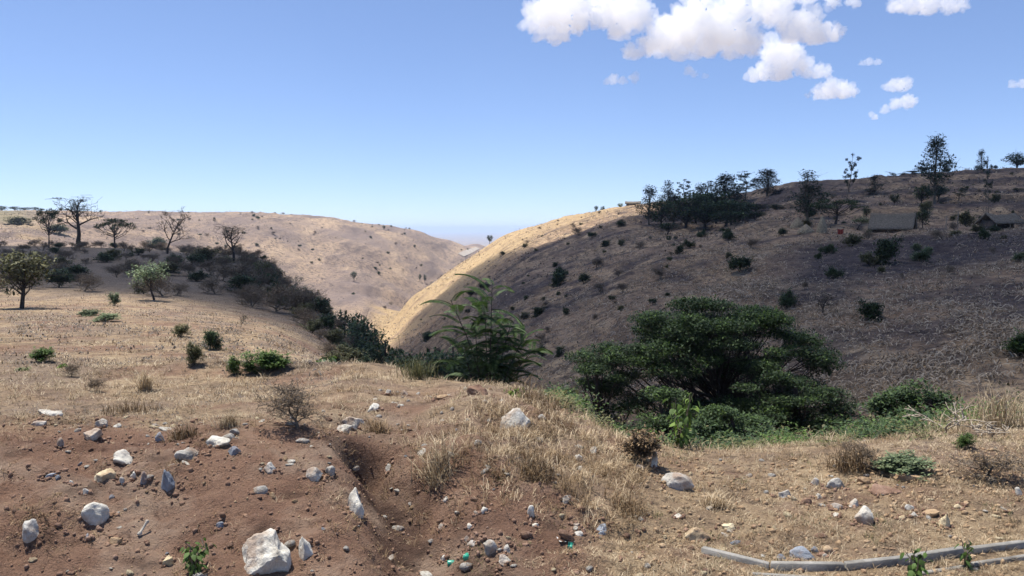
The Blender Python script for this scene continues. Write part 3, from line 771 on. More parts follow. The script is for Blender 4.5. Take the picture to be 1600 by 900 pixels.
G9 = 'scrub along the shaded edge of the left spur'
def reg_spur():
    y = random.uniform(30, 110); lim = np.interp(y, [30, 45, 60, 75, 100, 125], [585, 556, 530, 508, 455, 405]); return random.uniform(lim - 75, lim + 25), y
def mk_spur(x, y, z, px):
    cnt2[0] += 1; h = random.uniform(.7, 1.9) * min(1, y / 62); k = random.choice(['twigs', 'twigs', 'bush', 'olivebush'])
    plant('spur_shrub', k, cnt2[0] % 3, (x, y, z), h, h * 1.4, {'twigs': 'grey leafless shrub on the shaded spur edge above the gully', 'bush': 'dark shrub on the shaded spur edge above the gully', 'olivebush': 'olive shrub on the shaded spur edge above the gully'}[k], 'shrub', G9, wood='stem', crown='foliage')
cnt2 = [0]
SPUR = True
# ------------------------------------------------------------------ gully trees
G4 = 'dark trees along the gully floor'
GL = ['uppermost dark tree at the mouth of the gully under the left spur', 'dark tree just right of the uppermost gully tree', 'broad dark tree at the foot of the spur scrub', 'dark tree where the spur edge meets the gully floor',
      'leftmost dark treetop showing over the foreground crest', 'second dark treetop from the left over the crest', 'third dark treetop over the crest, behind the thin grass stems', 'fourth dark treetop over the crest, left of the tall feathered plant', 'dark treetop behind the stems of the tall feathered plant', 'dark treetop right behind the tall feathered plant']
for i, (px, top, w, d) in enumerate([(536, 487, 40, 112), (562, 500, 36, 104), (548, 520, 46, 92), (580, 536, 34, 84), (608, 552, 40, 60), (640, 556, 44, 54), (672, 558, 46, 50), (704, 556, 44, 48), (738, 560, 44, 46), (770, 562, 44, 44)]):
    p_ = onground(px, d); top -= 10 if i > 3 else 0; h_ = (358 - top) * d / FPX - p_.z
    plant('gully_tree', 'round', i % 3, p_, h_, max(w * d / FPX * 1.5, h_ * .7), GL[i], 'tree', G4)

# ------------------------------------------------------------------ trees of the right hill
G5 = 'eucalyptus grove on the right hill'
for i, (px, d, top, w, k, lab) in enumerate([
    (1013, 176, 291, 34, 'eucalyptus', 'pointed dark eucalyptus at the left end of the hill grove'),
    (1043, 215, 283, 24, 'eucalyptus', 'pale eucalyptus second from the left along the grove top'),
    (1066, 215, 282, 22, 'slender', 'sparse see-through eucalyptus third from the left in the grove'),
    (1092, 200, 288, 30, 'eucalyptus', 'eucalyptus just left of the tallest crown in the grove middle'),
    (1108, 190, 284, 40, 'eucalyptus', 'broad dark eucalyptus in the grove middle, left of the tallest'),
    (1131, 190, 272, 40, 'eucalyptus', 'tallest dense crown in the middle of the hill grove'),
    (1150, 195, 288, 34, 'eucalyptus', 'dark eucalyptus between the tallest crown and the sparse round one'),
    (1162, 220, 269, 32, 'slender', 'sparse round-headed eucalyptus on the skyline of the grove'),
    (1196, 215, 265, 36, 'eucalyptus', 'pointed eucalyptus at the right end of the hill grove'),
    (1032, 170, 312, 30, 'round', 'low rounded tree tucked beside the left end of the grove'),
    (1070, 165, 308, 44, 'round', 'broad dark tree at the front left of the grove'),
    (1100, 160, 318, 46, 'round', 'broad dark tree at the front middle of the grove'),
    (1133, 162, 312, 50, 'round', 'broad dark tree at the front right of the grove'),
    (1155, 172, 316, 40, 'round', 'dark tree under the sparse round-headed eucalyptus'),
    (1180, 178, 318, 34, 'round', 'dark tree under the pointed eucalyptus at the grove right end'),
    (1043, 150, 348, 22, 'round', 'little round tree standing downhill of the grove left end'),
    (1178, 140, 330, 24, 'round', 'little tree on a clear stem downhill of the grove right end'),
    (1212, 165, 319, 20, 'round', 'little dark tree just right of the grove'),
    (1086, 175, 300, 40, 'round', 'dark tree filling the grove between its middle and front rows'),
    (1118, 176, 300, 40, 'round', 'dark crown in the grove below the tallest one'),
    (1052, 180, 304, 32, 'eucalyptus', 'dark bushy eucalyptus low in the left half of the grove'),
    (1142, 150, 330, 40, 'round', 'lowest broad tree at the front right foot of the grove')]):
    plant_px('eucalyptus_tree' if k in ('eucalyptus', 'slender') else 'hill_tree', k, i % 3, px, 0, top, w * 1.25, lab, 'tree', G5, dist=d)
G6 = 'scattered trees above the huts'
for i, (px, d, top, w, k, lab) in enumerate([
    (1260, 118, 267, 58, 'eucalyptus', 'dark spreading eucalyptus on a long stem left of the huts'),
    (1318, 150, 243, 22, 'slender', 'very thin tall tree with sparse tufts left of the thatched hut'),
    (1363, 165, 274, 26, 'eucalyptus', 'bushy eucalyptus alone between the thin tall tree and the hut'),
    (1304, 92, 312, 80, 'umbrella', 'wide dark umbrella tree beside the red cloth and the hut'),
    (1338, 88, 338, 24, 'smalltree', 'small dark tree right of the umbrella tree'),
    (1351, 110, 324, 12, 'round', 'tiny round tree behind the thatched roof, left one'),
    (1394, 125, 304, 14, 'round', 'tiny dark round tree uphill of the thatched roof'),
    (1436, 118, 288, 24, 'round', 'round tree on a thin stem left of the tallest eucalyptus'),
    (1440, 92, 328, 22, 'round', 'small dark tree just right of the thatched hut'),
    (1462, 135, 291, 28, 'round', 'dark round tree under the tallest eucalyptus'),
    (1457, 130, 212, 46, 'eucalyptus', 'tallest eucalyptus on the right hill with a two-tier crown'),
    (1527, 205, 235, 18, 'eucalyptus', 'small pointed eucalyptus on the right skyline'),
    (1542, 100, 245, 16, 'slender', 'bare pole-like tree beside the open shelter'),
    (1583, 215, 240, 36, 'round', 'dark round tree on the skyline at the right edge'),
    (1495, 130, 289, 26, 'slender', 'pale sparse bush-like tree right of the tallest eucalyptus'),
    (1508, 90, 329, 24, 'olivebush', 'olive bush left of the open shelter'),
    (1585, 150, 294, 14, 'round', 'tiny tree on the terraces at the right edge'),
    (1392, 228, 269, 16, 'slender', 'pale skyline tree left of the bush row'),
    (1406, 228, 272, 16, 'round', 'skyline tree in the bush row, left one'),
    (1421, 225, 268, 20, 'round', 'skyline tree in the bush row, middle one'),
    (1436, 222, 262, 20, 'round', 'skyline tree in the bush row, right one'),
    (968, 345, 318, 8, 'round', 'pale tree on the skyline beside the far hut'),
    (941, 350, 322, 7, 'round', 'tiny skyline tree left of the far hut, right one'),
    (931, 350, 322, 6, 'round', 'tiny skyline tree left of the far hut, left one')]):
    plant_px('eucalyptus_tree' if k in ('eucalyptus', 'slender') else 'hill_tree', k, (i + 1) % 3, px, 0, top, w * 1.05, lab, 'tree', G6, dist=d, leaf=L_PALE if 'pale' in lab else None)

# ------------------------------------------------------------------ shrubs on the right hill
G7 = 'dark shrubs dotted over the right hillside'
for i, (px, py, w, h, k, lab) in enumerate([
    (1380, 412, 38, 42, 'bush', 'dark green shrub on the ploughed ground below the thatched hut'),
    (1155, 425, 34, 26, 'bush', 'dark double shrub on the slope below the grove'),
    (1228, 482, 28, 30, 'bush', 'dark round shrub right above the big tree crown'),
    (1365, 500, 38, 30, 'bush', 'dark shrub in the middle of the stalk covered slope'),
    (1592, 556, 56, 40, 'greenbush', 'green bush at the right edge of the slope'),
    (1540, 374, 16, 18, 'bush', 'small cone-shaped bush below the open shelter'),
    (1432, 392, 16, 12, 'greenbush', 'pale green rosette plant below the hut, left one'),
    (1449, 397, 14, 12, 'greenbush', 'pale green rosette plant below the hut, right one'),
    (1438, 408, 18, 14, 'bush', 'low dark plant under the two pale rosettes'),
    (1590, 408, 20, 14, 'greenbush', 'pale green rosette plant on dark soil at the right edge'),
    (1286, 492, 34, 40, 'bare', 'bare crooked little tree on the stalk covered slope'),
    (970, 353, 16, 10, 'bush', 'dark oval bush on the golden shoulder near the grove'),
    (945, 385, 14, 10, 'bush', 'green bush below the golden shoulder, right one'),
    (925, 372, 14, 10, 'bush', 'green bush below the golden shoulder, left one'),
    (905, 368, 18, 14, 'twigs', 'grey bush below the golden shoulder'),
    (870, 446, 24, 22, 'bush', 'dark shrub in the rocky band of the slope'),
    (912, 444, 18, 18, 'bush', 'dark shrub right of the rocky band'),
    (845, 556, 16, 18, 'bush', 'dark upright shrub right of the tall leafy plant'),
    (873, 556, 14, 16, 'bush', 'dark shrub near the left fringe of the big tree')]):
    plant_px('hill_shrub' if k != 'bare' else 'bare_tree', k, i % 3, px, py, py - h, w, lab, 'shrub' if k != 'bare' else 'tree', G7 if k != 'bare' else None, wood='stem', crown='foliage', leaf=L_PALE if 'pale' in lab else None)
def scatter(n, region, mind, fn, tries=8000):
    got = []
    while n > 0 and tries > 0:
        tries -= 1
        px, y = region()
        if px is None: continue
        x = (px - 800) / FPX * y
        if any((x - a) ** 2 + (y - b) ** 2 < mind ** 2 for a, b in got): continue
        got.append((x, y)); fn(x, y, float(ground(x, y)), px); n -= 1
def reg_hill():
    y = math.exp(random.uniform(math.log(52), math.log(330))); px = random.uniform(620, 1600)
    rim = np.interp(y, [50, 100, 200, 330], [640, 625, 640, 660])
    if px < rim: return None, 0
    if px > 1150 and random.random() < .3: return None, 0
    if float(fbm(np.array((px - 800) / FPX * y / 14), np.array(y / 14), 3)) < random.uniform(-.3, .25): return None, 0
    return px, y
cnt = [0]
def mk_hill(x, y, z, px):
    cnt[0] += 1
    h = math.exp(random.uniform(math.log(.35), math.log(1.7)))
    k = random.choice(['bush', 'bush', 'olivebush', 'twigs', 'twigs'])
    lab = {'bush': 'small dark shrub dotted on the shaded right hillside', 'olivebush': 'small olive shrub dotted on the shaded right hillside', 'twigs': 'small leafless shrub dotted on the shaded right hillside'}[k]
    plant('hill_shrub', k, cnt[0] % 3, (x, y, z), h, h * random.uniform(.9, 1.5), lab, 'shrub', G7, wood='stem', crown='foliage')
scatter(190, reg_hill, 2.5, mk_hill)
scatter(70, reg_spur, 1.5, mk_spur)
G8 = 'small shrubs dotted over the far slope'
def reg_far():
    px = random.uniform(60, 735); y = math.exp(random.uniform(math.log(330), math.log(1050)))
    if y < np.interp(px, [0, 200, 400, 500, 600, 700], [330, 380, 440, 400, 420, 700]): return None, 0
    x = (px - 800) / FPX * y
    if float(fbm(np.array(x / 45), np.array(y / 45), 3)) < random.uniform(-.25, .3): return None, 0
    return px, y
def mk_far(x, y, z, px):
    cnt[0] += 1
    h = random.uniform(.5, 1.6) * (1 + y / 1500)
    k = random.choice(['bush', 'olivebush', 'twigs', 'twigs', 'twigs'])
    lab = {'bush': 'tiny dark shrub on the sunlit far slope', 'olivebush': 'tiny olive shrub on the sunlit far slope', 'twigs': 'tiny grey leafless shrub on the sunlit far slope'}[k]
    plant('far_shrub', k, cnt[0] % 3, (x, y, z), h, h * random.uniform(1.0, 1.7), lab, 'shrub', G8, wood='stem', crown='foliage')
scatter(190, reg_far, 4.0, mk_far)
for i, (px, py, w, h, lab) in enumerate([(553, 440, 10, 16, 'dark upright tree on the far slope above the gully mouth'), (656, 440, 5, 12, 'tiny tree pair on the far slope, left one'), (664, 442, 5, 14, 'tiny tree pair on the far slope, right one'), (600, 360, 5, 8, 'tiny tree near the far ridge line'), (765, 380, 9, 14, 'dark little tree where the golden rim meets the sky')]):
    plant_px('far_tree', 'round', i % 3, px, py, py - h, w, lab, 'tree')

# ------------------------------------------------------------------ big trees in the gully
def big_tree(seed, px, dist, top, wpx, label, npad=60, prad=.62, droop=.40, ncard=520, csize=.095, flat=.32, lf=None):
    r = np.random.default_rng(seed); p = onground(px, dist); s = dist / FPX
    H = (358 - top) * s - p.z; Wd = wpx * s
    def env(r):
        q = r.uniform(0, 1) ** .5 * .88; a = r.uniform(0, 6.283)
        return q * math.cos(a), q * math.sin(a) * .75, .93 - droop * q ** 2.2 - r.choice([0, 0, .10, .22, .36, .5]) * r.uniform(.6, 1.1)
    pl = pad_tree(r, H, Wd, .20, npad, env, prad, flat, ncard, csize, B_DARK, lf or L_DARK, fork=.2, aspect=.5, curve=.5, up=.5, rmin=.008, limb=.32)
    e = empty('gully_acacia', (p.x, p.y, p.z - .1)); tag(e, label, 'tree', 'spreading trees in the gully')
    obj('trunk', pl.wood, e); obj('crown', pl.leaf, e)
    # fresh leaf sprays on top of the crown
    co = np.zeros(len(pl.leaf.vertices) * 3, np.float32); pl.leaf.vertices.foreach_get('co', co); c = co.reshape(-1, 4, 3).mean(1)
    k = (c[:, 2] > .62 * H) & (fbm(c[:, 0] * 1.3, c[:, 1] * 1.3, 2) > .12) & (r.random(len(c)) < .55)
    if k.any(): obj('young_foliage', mesh_np('young_foliage', *cards(c[k] + np.array([0, 0, .04]), csize, r, .5, up=.6), L_GREEN), e)
    return e
big_tree(11, 1112, 26, 450, 400, 'huge dark umbrella tree filling the gully right of centre', npad=140, ncard=760)
big_tree(12, 930, 25, 536, 190, 'lower spreading tree joined to the left side of the huge umbrella tree', npad=34, prad=.5)
big_tree(14, 1235, 23, 560, 240, 'low dark tree under the right side of the huge umbrella tree', npad=40, prad=.55, droop=.6)
big_tree(15, 1040, 22, 600, 200, 'low dark bushy tree under the left side of the huge umbrella tree', npad=34, prad=.5, droop=.6)
big_tree(16, 1150, 20, 630, 220, 'dark undergrowth tree at the foot of the huge umbrella tree', npad=40, prad=.42, droop=.7, ncard=400)
big_tree(13, 1440, 18, 600, 180, 'dark leafy small tree behind the pale dead branch', npad=40, prad=.36, ncard=300, flat=.6, droop=.6)

# ------------------------------------------------------------------ tall plant with long feathered leaves
def frond_mesh(L, n=15, leaflet=.17, droop=.55):
    """a feathered leaf along +X that arches down, leaflets in pairs"""
    V, F = [], []
    def P(t): return np.array([L * t * (1 - .12 * t), 0, L * (.42 * t - droop * t * t)])
    for i in range(n):
        t = (i + 1.5) / (n + 1); c = P(t); ll = leaflet * (1 - .55 * abs(t - .45))
        for sd in (-1, 1):
            d = np.array([.45, sd * 1.0, -.35]); d /= np.linalg.norm(d); wv = np.array([.10, 0, .02]) * ll
            k = len(V); V += [c, c + d * ll * .5 + wv, c + d * ll, c + d * ll * .5 - wv]; F.append((k, k + 1, k + 2, k + 3))
    pts = [P(t) for t in np.linspace(0, 1, 8)]
    tv, tf = tubes([(pts[i], pts[i + 1], .007, .005) for i in range(7)], 3)
    F2 = tf + len(V); V = np.concatenate([np.array(V), tv])
    return mesh_np('frond', V, np.concatenate([np.array(F), F2]), L_FROND)
def cassia(px, dist, top, label, seed, stems, scale=1.0):
    r = np.random.default_rng(seed); p = onground(px, dist); s = dist / FPX
    H = (358 - top) * s - p.z
    e = empty('feather_leaf_plant', (p.x, p.y, p.z - .03)); tag(e, label, 'plant')
    fm = [frond_mesh(.72 * scale, 24, .16), frond_mesh(.9 * scale, 30, .18), frond_mesh(.52 * scale, 18, .13, .75)]
    for (bx, by, tx, ty, hh, nf) in stems:
        pts = [np.array([bx + (tx - bx) * t ** 1.4, by + (ty - by) * t ** 1.4, H * hh * t]) for t in np.linspace(0, 1, 7)]
        V, F = tubes([(pts[i], pts[i + 1], .016 * (1 - i / 9), .016 * (1 - (i + 1) / 9)) for i in range(6)], 5)
        obj('stem', mesh_np('stem', V, F, B_DARK, smooth=True), e)
        for k in range(nf):
            t = .30 + .70 * (k + .5) / nf; i = min(int(t * 6), 5); c = pts[i] + (pts[i + 1] - pts[i]) * (t * 6 - i)
            obj('frond', fm[(k + nf) % 3], e, loc=c, rot=(r.uniform(-.3, .3), r.uniform(-.75, -.1) if t > .8 else r.uniform(-.4, .3), k * 2.4 + r.uniform(-.4, .4)), scale=r.uniform(.7, 1.05))
    return e
cassia(765, 15.5, 440, 'tall plant with long feathered leaves rising behind the foreground crest', 5,
       [(0, 0, .05, 0, 1.0, 20), (-.12, .1, -.75, -.1, .86, 19), (.1, .1, .42, .1, .66, 16), (-.2, 0, -.3, .2, .62, 16), (.2, -.1, .62, 0, .50, 14), (.05, -.1, .18, -.2, .55, 14), (-.05, .15, -.1, .2, .75, 16), (.25, .1, .85, .1, .42, 12), (-.3, .1, -.55, .1, .45, 12)])

# ------------------------------------------------------------------ broad-leaved saplings, one object per leaf
def leaf_shape(L, Wd):
    V = [(0, 0, 0), (.25 * L, .42 * Wd, -.03 * L), (.6 * L, .40 * Wd, -.12 * L), (L, 0, -.30 * L), (.6 * L, -.40 * Wd, -.12 * L), (.25 * L, -.42 * Wd, -.03 * L), (.5 * L, 0, -.02 * L)]
    F = [(0, 1, 6), (1, 2, 6), (2, 3, 6), (3, 4, 6), (4, 5, 6), (5, 0, 6)]
    return np.array(V, float), np.array(F)
def sapling(name, px, dist, top, wpx, label, seed, nst, nlf, size, mats, low=.2, cat='plant'):
    r = np.random.default_rng(seed); p = onground(px, dist); s = dist / FPX
    H = (358 - top) * s - p.z; Wd = wpx * s
    e = empty(name, (p.x, p.y, p.z - .02)); tag(e, label, cat)
    V, F = leaf_shape(size, size * .62)
    lms = [mesh_np('leaf', V, F, m, smooth=True) for m in mats]
    for q in range(nst):
        a = q * 2.4 + r.uniform(-.4, .4); tx, ty = Wd * .38 * math.cos(a) * r.uniform(.3, 1), Wd * .38 * math.sin(a) * r.uniform(.3, 1); hh = H * r.uniform(.72, 1.0) if q else H
        pts = [np.array([tx * t ** 1.5, ty * t ** 1.5, hh * t]) + r.normal(size=3) * .012 for t in np.linspace(0, 1, 6)]
        V, F = tubes([(pts[i], pts[i + 1], .011 * (1 - i / 7), .011 * (1 - (i + 1) / 7)) for i in range(5)], 4)
        obj('stem', mesh_np('stem', V, F, B_GREY, smooth=True), e)
        for k in range(nlf):
            t = low + (1 - low) * (k + r.uniform(0, 1)) / nlf; t = min(t, .999); i = int(t * 5)
            c = pts[i] + (pts[i + 1] - pts[i]) * (t * 5 - i); az = r.uniform(0, 6.28); off = r.uniform(.02, .16) * Wd
            c = c + np.array([math.cos(az), math.sin(az), r.uniform(-.2, .3)]) * off
            obj('leaf', lms[int(r.integers(len(lms)))], e, loc=c, rot=(r.uniform(-.4, .4), r.uniform(.1, 1.2), az), scale=r.uniform(.6, 1.15))
    return e
sapling('sapling', 1070, 10.9, 612, 84, 'bright green broad-leaved sapling in front of the huge umbrella tree', 3, 5, 17, .14, [L_BRIGHT, L_GREEN, L_GREEN])
sapling('climbing_plant', 803, 11.0, 606, 44, 'yellow green straggly plant growing across the white boulder', 4, 4, 10, .10, [L_BRIGHT, L_BRIGHT, L_GREEN], low=.1)
sapling('weed', 15, 6.9, 806, 34, 'green leafy weed left of the pale rough rock at the frame edge', 6, 5, 14, .075, [L_GREEN], low=.05)
sapling('weed', 292, 6.35, 852, 62, 'low green leafy weed beside the big white boulder', 7, 8, 12, .07, [L_GREEN], low=.05)
sapling('weed', 1448, 6.55, 864, 52, 'green weed growing over the concrete drain', 8, 6, 9, .08, [L_GREEN], low=.1)
sapling('weed', 1530, 6.75, 851, 30, 'smaller green weed by the drain near the right edge', 9, 4, 6, .08, [L_GREEN], low=.1)
sapling('sapling', 91, 15.5, 566, 26, 'thin green sapling in the left field', 10, 3, 12, .13, [L_GREEN, L_BRIGHT])
sapling('sapling', 28, 15.0, 572, 34, 'green sapling with bare twigs at the left edge of the field', 11, 4, 9, .14, [L_GREEN, L_OLIVE])
sapling('palm_seedling', 506, 19.5, 556, 26, 'little dark palm-like plant at the right end of the field', 12, 3, 10, .30, [L_DARK, L_GREEN], low=.5)
for i, (px, py, top, w, k, lf, lab) in enumerate([
    (334, 546, 514, 28, 'bush', None, 'dark shrub alone in the middle of the dry field'),
    (63, 565, 542, 34, 'greenbush', None, 'low green shrub with a dark base in the left field'),
    (428, 577, 546, 60, 'greenbush', L_GREEN, 'bright green shrub near the end of the dry field'),
    (366, 586, 556, 22, 'greenbush', None, 'small green shrub left of the bright green shrub'),
    (394, 584, 562, 22, 'greenbush', None, 'smaller green shrub touching the bright green one'),
    (304, 570, 534, 26, 'olivebush', None, 'yellow olive shrub in the middle of the dry field'),
    (282, 526, 506, 26, 'olivebush', None, 'faint olive shrub left above the dark lone shrub'),
    (162, 503, 490, 34, 'greenbush', L_PALE, 'low grass-green patch of shrub in the upper dry field'),
    (136, 494, 484, 30, 'greenbush', L_PALE, 'second low green patch, left of the first one'),
    (180, 478, 456, 18, 'olivebush', L_PALE, 'pale sprouting stump shrub in the upper dry field'),
    (146, 612, 590, 30, 'twigs', None, 'dry grey little shrub in front of the left field'),
    (112, 588, 566, 24, 'twigs', None, 'dry twiggy shrub beside the thin green sapling'),
    (465, 668, 596, 96, 'twigs', None, 'big dry twiggy shrub on the bank top'),
    (1000, 720, 668, 60, 'olivebush', L_BROWN, 'brown dry bush beside the upright white stone'),
    (1340, 735, 690, 70, 'twigs', None, 'dry brown bush behind the rubble'),
    (1545, 745, 700, 110, 'twigs', None, 'tangle of dry pale twigs at the right verge'),
    (1395, 738, 706, 76, 'greenbush', L_PALE, 'pale green weedy bush behind the rubble'),
    (1505, 700, 682, 26, 'greenbush', None, 'small green bush below the pale dead branch')]):
    plant_px('field_shrub', k, i % 3, px, py, top, w, lab, 'shrub', leaf=lf, wood='stem', crown='foliage')
# pale dead branches on the right verge
def deadwood(px, dist, top, wpx, label, seed):
    r = np.random.default_rng(seed); p = onground(px, dist); s = dist / FPX
    sg, tp = grow(r, 1.0, .03, 3, .6, [4, 3, 2], up=.02, wob=.16, start=.25, ratio=.7, lean=(-.35, 0))
    sg, tp = norm_tree(sg, tp, (358 - top) * s - p.z, wpx * s); sg = [(a, b, c * 1.8, d * 1.8, l) for a, b, c, d, l in sg]
    e = obj('dead_branch', seg_mesh('dead_branch', sg, B_PALE, rmin=.009), loc=(p.x, p.y, p.z - .05)); tag(e, label, 'branch')
deadwood(1484, 11.3, 618, 96, 'pale dead branch forking up at the right verge', 3)
deadwood(1576, 10.8, 655, 60, 'short pale dead branch near the right frame edge', 8)
deadwood(1560, 9.6, 722, 90, 'low pale dead branch lying on the dry twigs', 12)

# ------------------------------------------------------------------ grass (uncountable)
def blades(P, length, width, lean, r, bend=.5):
    """bent two-piece blades rooted at P"""
    n = len(P); az = r.uniform(0, 2 * np.pi, n); ln = np.clip(r.normal(lean, .25, n), .05, 1.45)
    L = length * r.uniform(.5, 1.3, n); Wd = width * r.uniform(.6, 1.3, n)
    h = np.stack([np.cos(az), np.sin(az), np.zeros(n)], 1); sd = np.stack([-np.sin(az), np.cos(az), np.zeros(n)], 1) * (Wd / 2)[:, None]
    d1 = h * np.sin(ln)[:, None] + np.array([0, 0, 1]) * np.cos(ln)[:, None]
    l2 = np.clip(ln + bend, 0, 1.75); d2 = h * np.sin(l2)[:, None] + np.array([0, 0, 1]) * np.cos(l2)[:, None]
    m = P + d1 * (L * .55)[:, None]; t = m + d2 * (L * .45)[:, None]
    V = np.stack([P - sd, P + sd, m + sd * .8, m - sd * .8, t], 1).reshape(-1, 3)
    b = np.arange(n)[:, None] * 5
    return V, np.concatenate([b + np.array([[0, 1, 2]]), b + np.array([[0, 2, 3]]), b + np.array([[3, 2, 4]])])
def tufts(n, region, keep, r, per, rad, length, width, lean, name, mat, label, bend=.5):
    """region() -> px, y arrays; keep(x, y) -> probability"""
    px, y = region(n); x = (px - 800) / FPX * y
    k = r.random(n) < keep(x, y, px); x, y = x[k], y[k]
    x = np.repeat(x, per) + r.normal(size=len(x) * per) * rad * np.repeat(np.clip(y / 14, .6, 3), per)
    y = np.repeat(y, per) + r.normal(size=len(y) * per) * rad * np.clip(np.repeat(y, per) / 14, .6, 3)
    y = np.maximum(y, 2.5); P = np.stack([x, y, ground(x, y) - .01], 1); sc = np.clip(y / 12, .7, 2.2)
    V, F = blades(P, length * sc ** .7, width * sc, lean, r, bend)
    o = obj(name, mesh_np(name, V, F, mat)); tag(o, label, kind='stuff'); return o
def maskat(name, x, y):
    A = MASK[name]; fi = np.clip((x / y - UC[0]) / (UC[1] - UC[0]), 0, NC - 1).astype(int); j = np.clip(np.searchsorted(ROWS, y), 0, nr - 1); return A[fi, j]
gr = np.random.default_rng(21)
def R_near(n): return gr.uniform(-20, 1620, n), np.exp(gr.uniform(math.log(5.2), math.log(16), n))
def R_field(n): return gr.uniform(-20, 620, n), np.exp(gr.uniform(math.log(12), math.log(75), n))
def R_hump(n): return gr.uniform(620, 1010, n), gr.uniform(7.4, 13.5, n)
def R_verge(n): return gr.uniform(700, 1620, n), gr.uniform(5.2, 12, n)
def R_gully(n): return gr.uniform(820, 1620, n), np.exp(gr.uniform(math.log(10.5), math.log(32), n))
cl = lambda x, y, s, a, b: sstep(a, b, fbm(x / s, y / s, 3))
tufts(8000, R_near, lambda x, y, p: (1 - .97 * np.clip(1.3 * maskat('soil', x, y), 0, 1)) * (.15 + .85 * cl(x, y, .8, -.2, .3)) * (1 - .6 * maskat('dark', x, y)), gr, 13, .035, .13, .006, .85, 'dry_grass', L_STRAW, 'short pale trampled straw over the verge and bank top')
tufts(6500, R_field, lambda x, y, p: (.03 + .97 * cl(x, y, 2.2, -.02, .4)) * (1 - .9 * maskat('soil', x, y)), gr, 12, .08, .095, .008, 1.0, 'dry_grass', L_STRAW, 'pale dry grass of the left field')
tufts(3000, R_field, lambda x, y, p: cl(x + 40, y, 1.6, .0, .35), gr, 10, .07, .10, .010, .95, 'dry_grass', L_BROWN, 'darker dry grass patches of the left field')
tufts(3600, R_hump, lambda x, y, p: np.exp(-((x - .5) / 1.1) ** 2 - ((y - 8.9) / 1.1) ** 2) * (.2 + .8 * cl(x, y, .5, -.2, .25)), gr, 15, .05, .24, .006, .65, 'dry_grass', L_BROWN, 'long brown dry grass hanging over the central mound', .8)
tufts(2600, R_hump, lambda x, y, p: np.exp(-((x - .5) / 1.25) ** 2 - ((y - 9.1) / 1.3) ** 2) * (.2 + .8 * cl(x + 9, y, .5, -.2, .25)), gr, 13, .05, .22, .006, .7, 'dry_grass', L_STRAW, 'long pale dry grass on the central mound', .8)
tufts(6500, R_near, lambda x, y, p: cl(x + 3, y, .7, .05, .35) * .85, gr, 14, .05, .15, .006, .95, 'dry_grass', L_BROWN, 'brown matted grass in clumps over the red bank')
tufts(3000, R_gully, lambda x, y, p: cl(x, y, 1.1, .0, .4) * sstep(10.5, 12.5, y), gr, 12, .10, .24, .011, .6, 'dry_grass', L_STRAW, 'tall dry grass at the gully edge')
tufts(5200, R_gully, lambda x, y, p: cl(x + 20, y, .9, .0, .3) * sstep(11, 13, y) * sstep(30, 20, y), gr, 9, .12, .10, .022, .9, 'weeds', L_OLIVE, 'olive green weeds along the gully edge')
tufts(2600, R_verge, lambda x, y, p: cl(x + 30, y, .9, .05, .4) * .8, gr, 9, .05, .09, .006, .6, 'weeds', L_OLIVE, 'olive short weeds in the verge straw')
tufts(9000, R_verge, lambda x, y, p: (.1 + .9 * cl(x, y, .7, -.25, .25)) * sstep(760, 1000, p + 160 * (7 - y)), gr, 14, .05, .085, .005, 1.05, 'dry_grass', L_STRAW, 'short pale straw matted over the right verge')
tufts(2600, R_verge, lambda x, y, p: cl(x + 6, y, .6, -.1, .35) * sstep(900, 1040, p), gr, 12, .05, .10, .006, 1.0, 'dry_grass', L_BROWN, 'brown dry grass in the verge rubble')
tufts(1500, lambda n: (gr.uniform(1280, 1640, n), gr.uniform(5.2, 6.5, n)), lambda x, y, p: sstep(6.5, 6.1, y + .3 - (p - 1300) / 1000), gr, 12, .04, .14, .005, .7, 'dry_grass', L_STRAW, 'taller yellow straw in the bottom right corner')
tufts(6000, R_near, lambda x, y, p: maskat('soil', x, y) * cl(x + 13, y, .55, -.1, .3) * .9, gr, 12, .06, .11, .004, 1.25, 'dead_grass_litter', L_BROWN, 'dead grass litter lying on the red bank', .2)
def R_left(n): return gr.uniform(-20, 560, n), np.exp(gr.uniform(math.log(9), math.log(60), n))
tufts(2600, R_left, lambda x, y, p: cl(x + 60, y, 3.0, .0, .3), gr, 12, .10, .09, .009, .95, 'dry_grass', L_GREY, 'grey brown withered patches in the left field')
def dots(n, reg, keep, per, size, spread, mat, name, label, tall=.6):
    px, y = reg(n); x = (px - 800) / FPX * y; k = gr.random(n) < keep(x, y, px); x, y = x[k], y[k]; n = len(x); sc = np.clip(np.exp(gr.normal(0, .4, n)), .45, 1.7)
    C = np.stack([x, y, ground(x, y)], 1)[:, None] + gr.normal(size=(n, per, 3)) * (spread * sc)[:, None, None] * np.array([1, 1, .45]) + np.array([0, 0, 1]) * (spread * tall * sc)[:, None, None]
    S = np.repeat(sc, per)[:, None]; V, F = cards(C.reshape(-1, 3), 1.0, gr, .6, up=.2)
    ds = np.repeat(np.clip(y / (150 if size > .2 else 1), .38, 1.2) if size > .2 and size < .4 else np.ones(n), per)[:, None]
    V = (V.reshape(-1, 4, 3) - C.reshape(-1, 1, 3)) * (size * ds * S ** .5)[:, None] + C.reshape(-1, 1, 3)
    tag(obj(name, mesh_np(name, V.reshape(-1, 3), F, mat)), label, kind='stuff')
def R_farh(n): return gr.uniform(-20, 760, n), np.exp(gr.uniform(math.log(300), math.log(1150), n))
dots(15000, R_farh, lambda x, y, p: .15 + .85 * cl(x, y, 40, -.15, .3), 5, .55, .55, L_GREY, 'far_scrub', 'fine grey scrub speckling the far slope')
dots(4500, R_farh, lambda x, y, p: cl(x + 300, y, 60, -.1, .3), 7, .6, .5, L_STRAW, 'far_grass', 'pale grass clumps on the far slope')
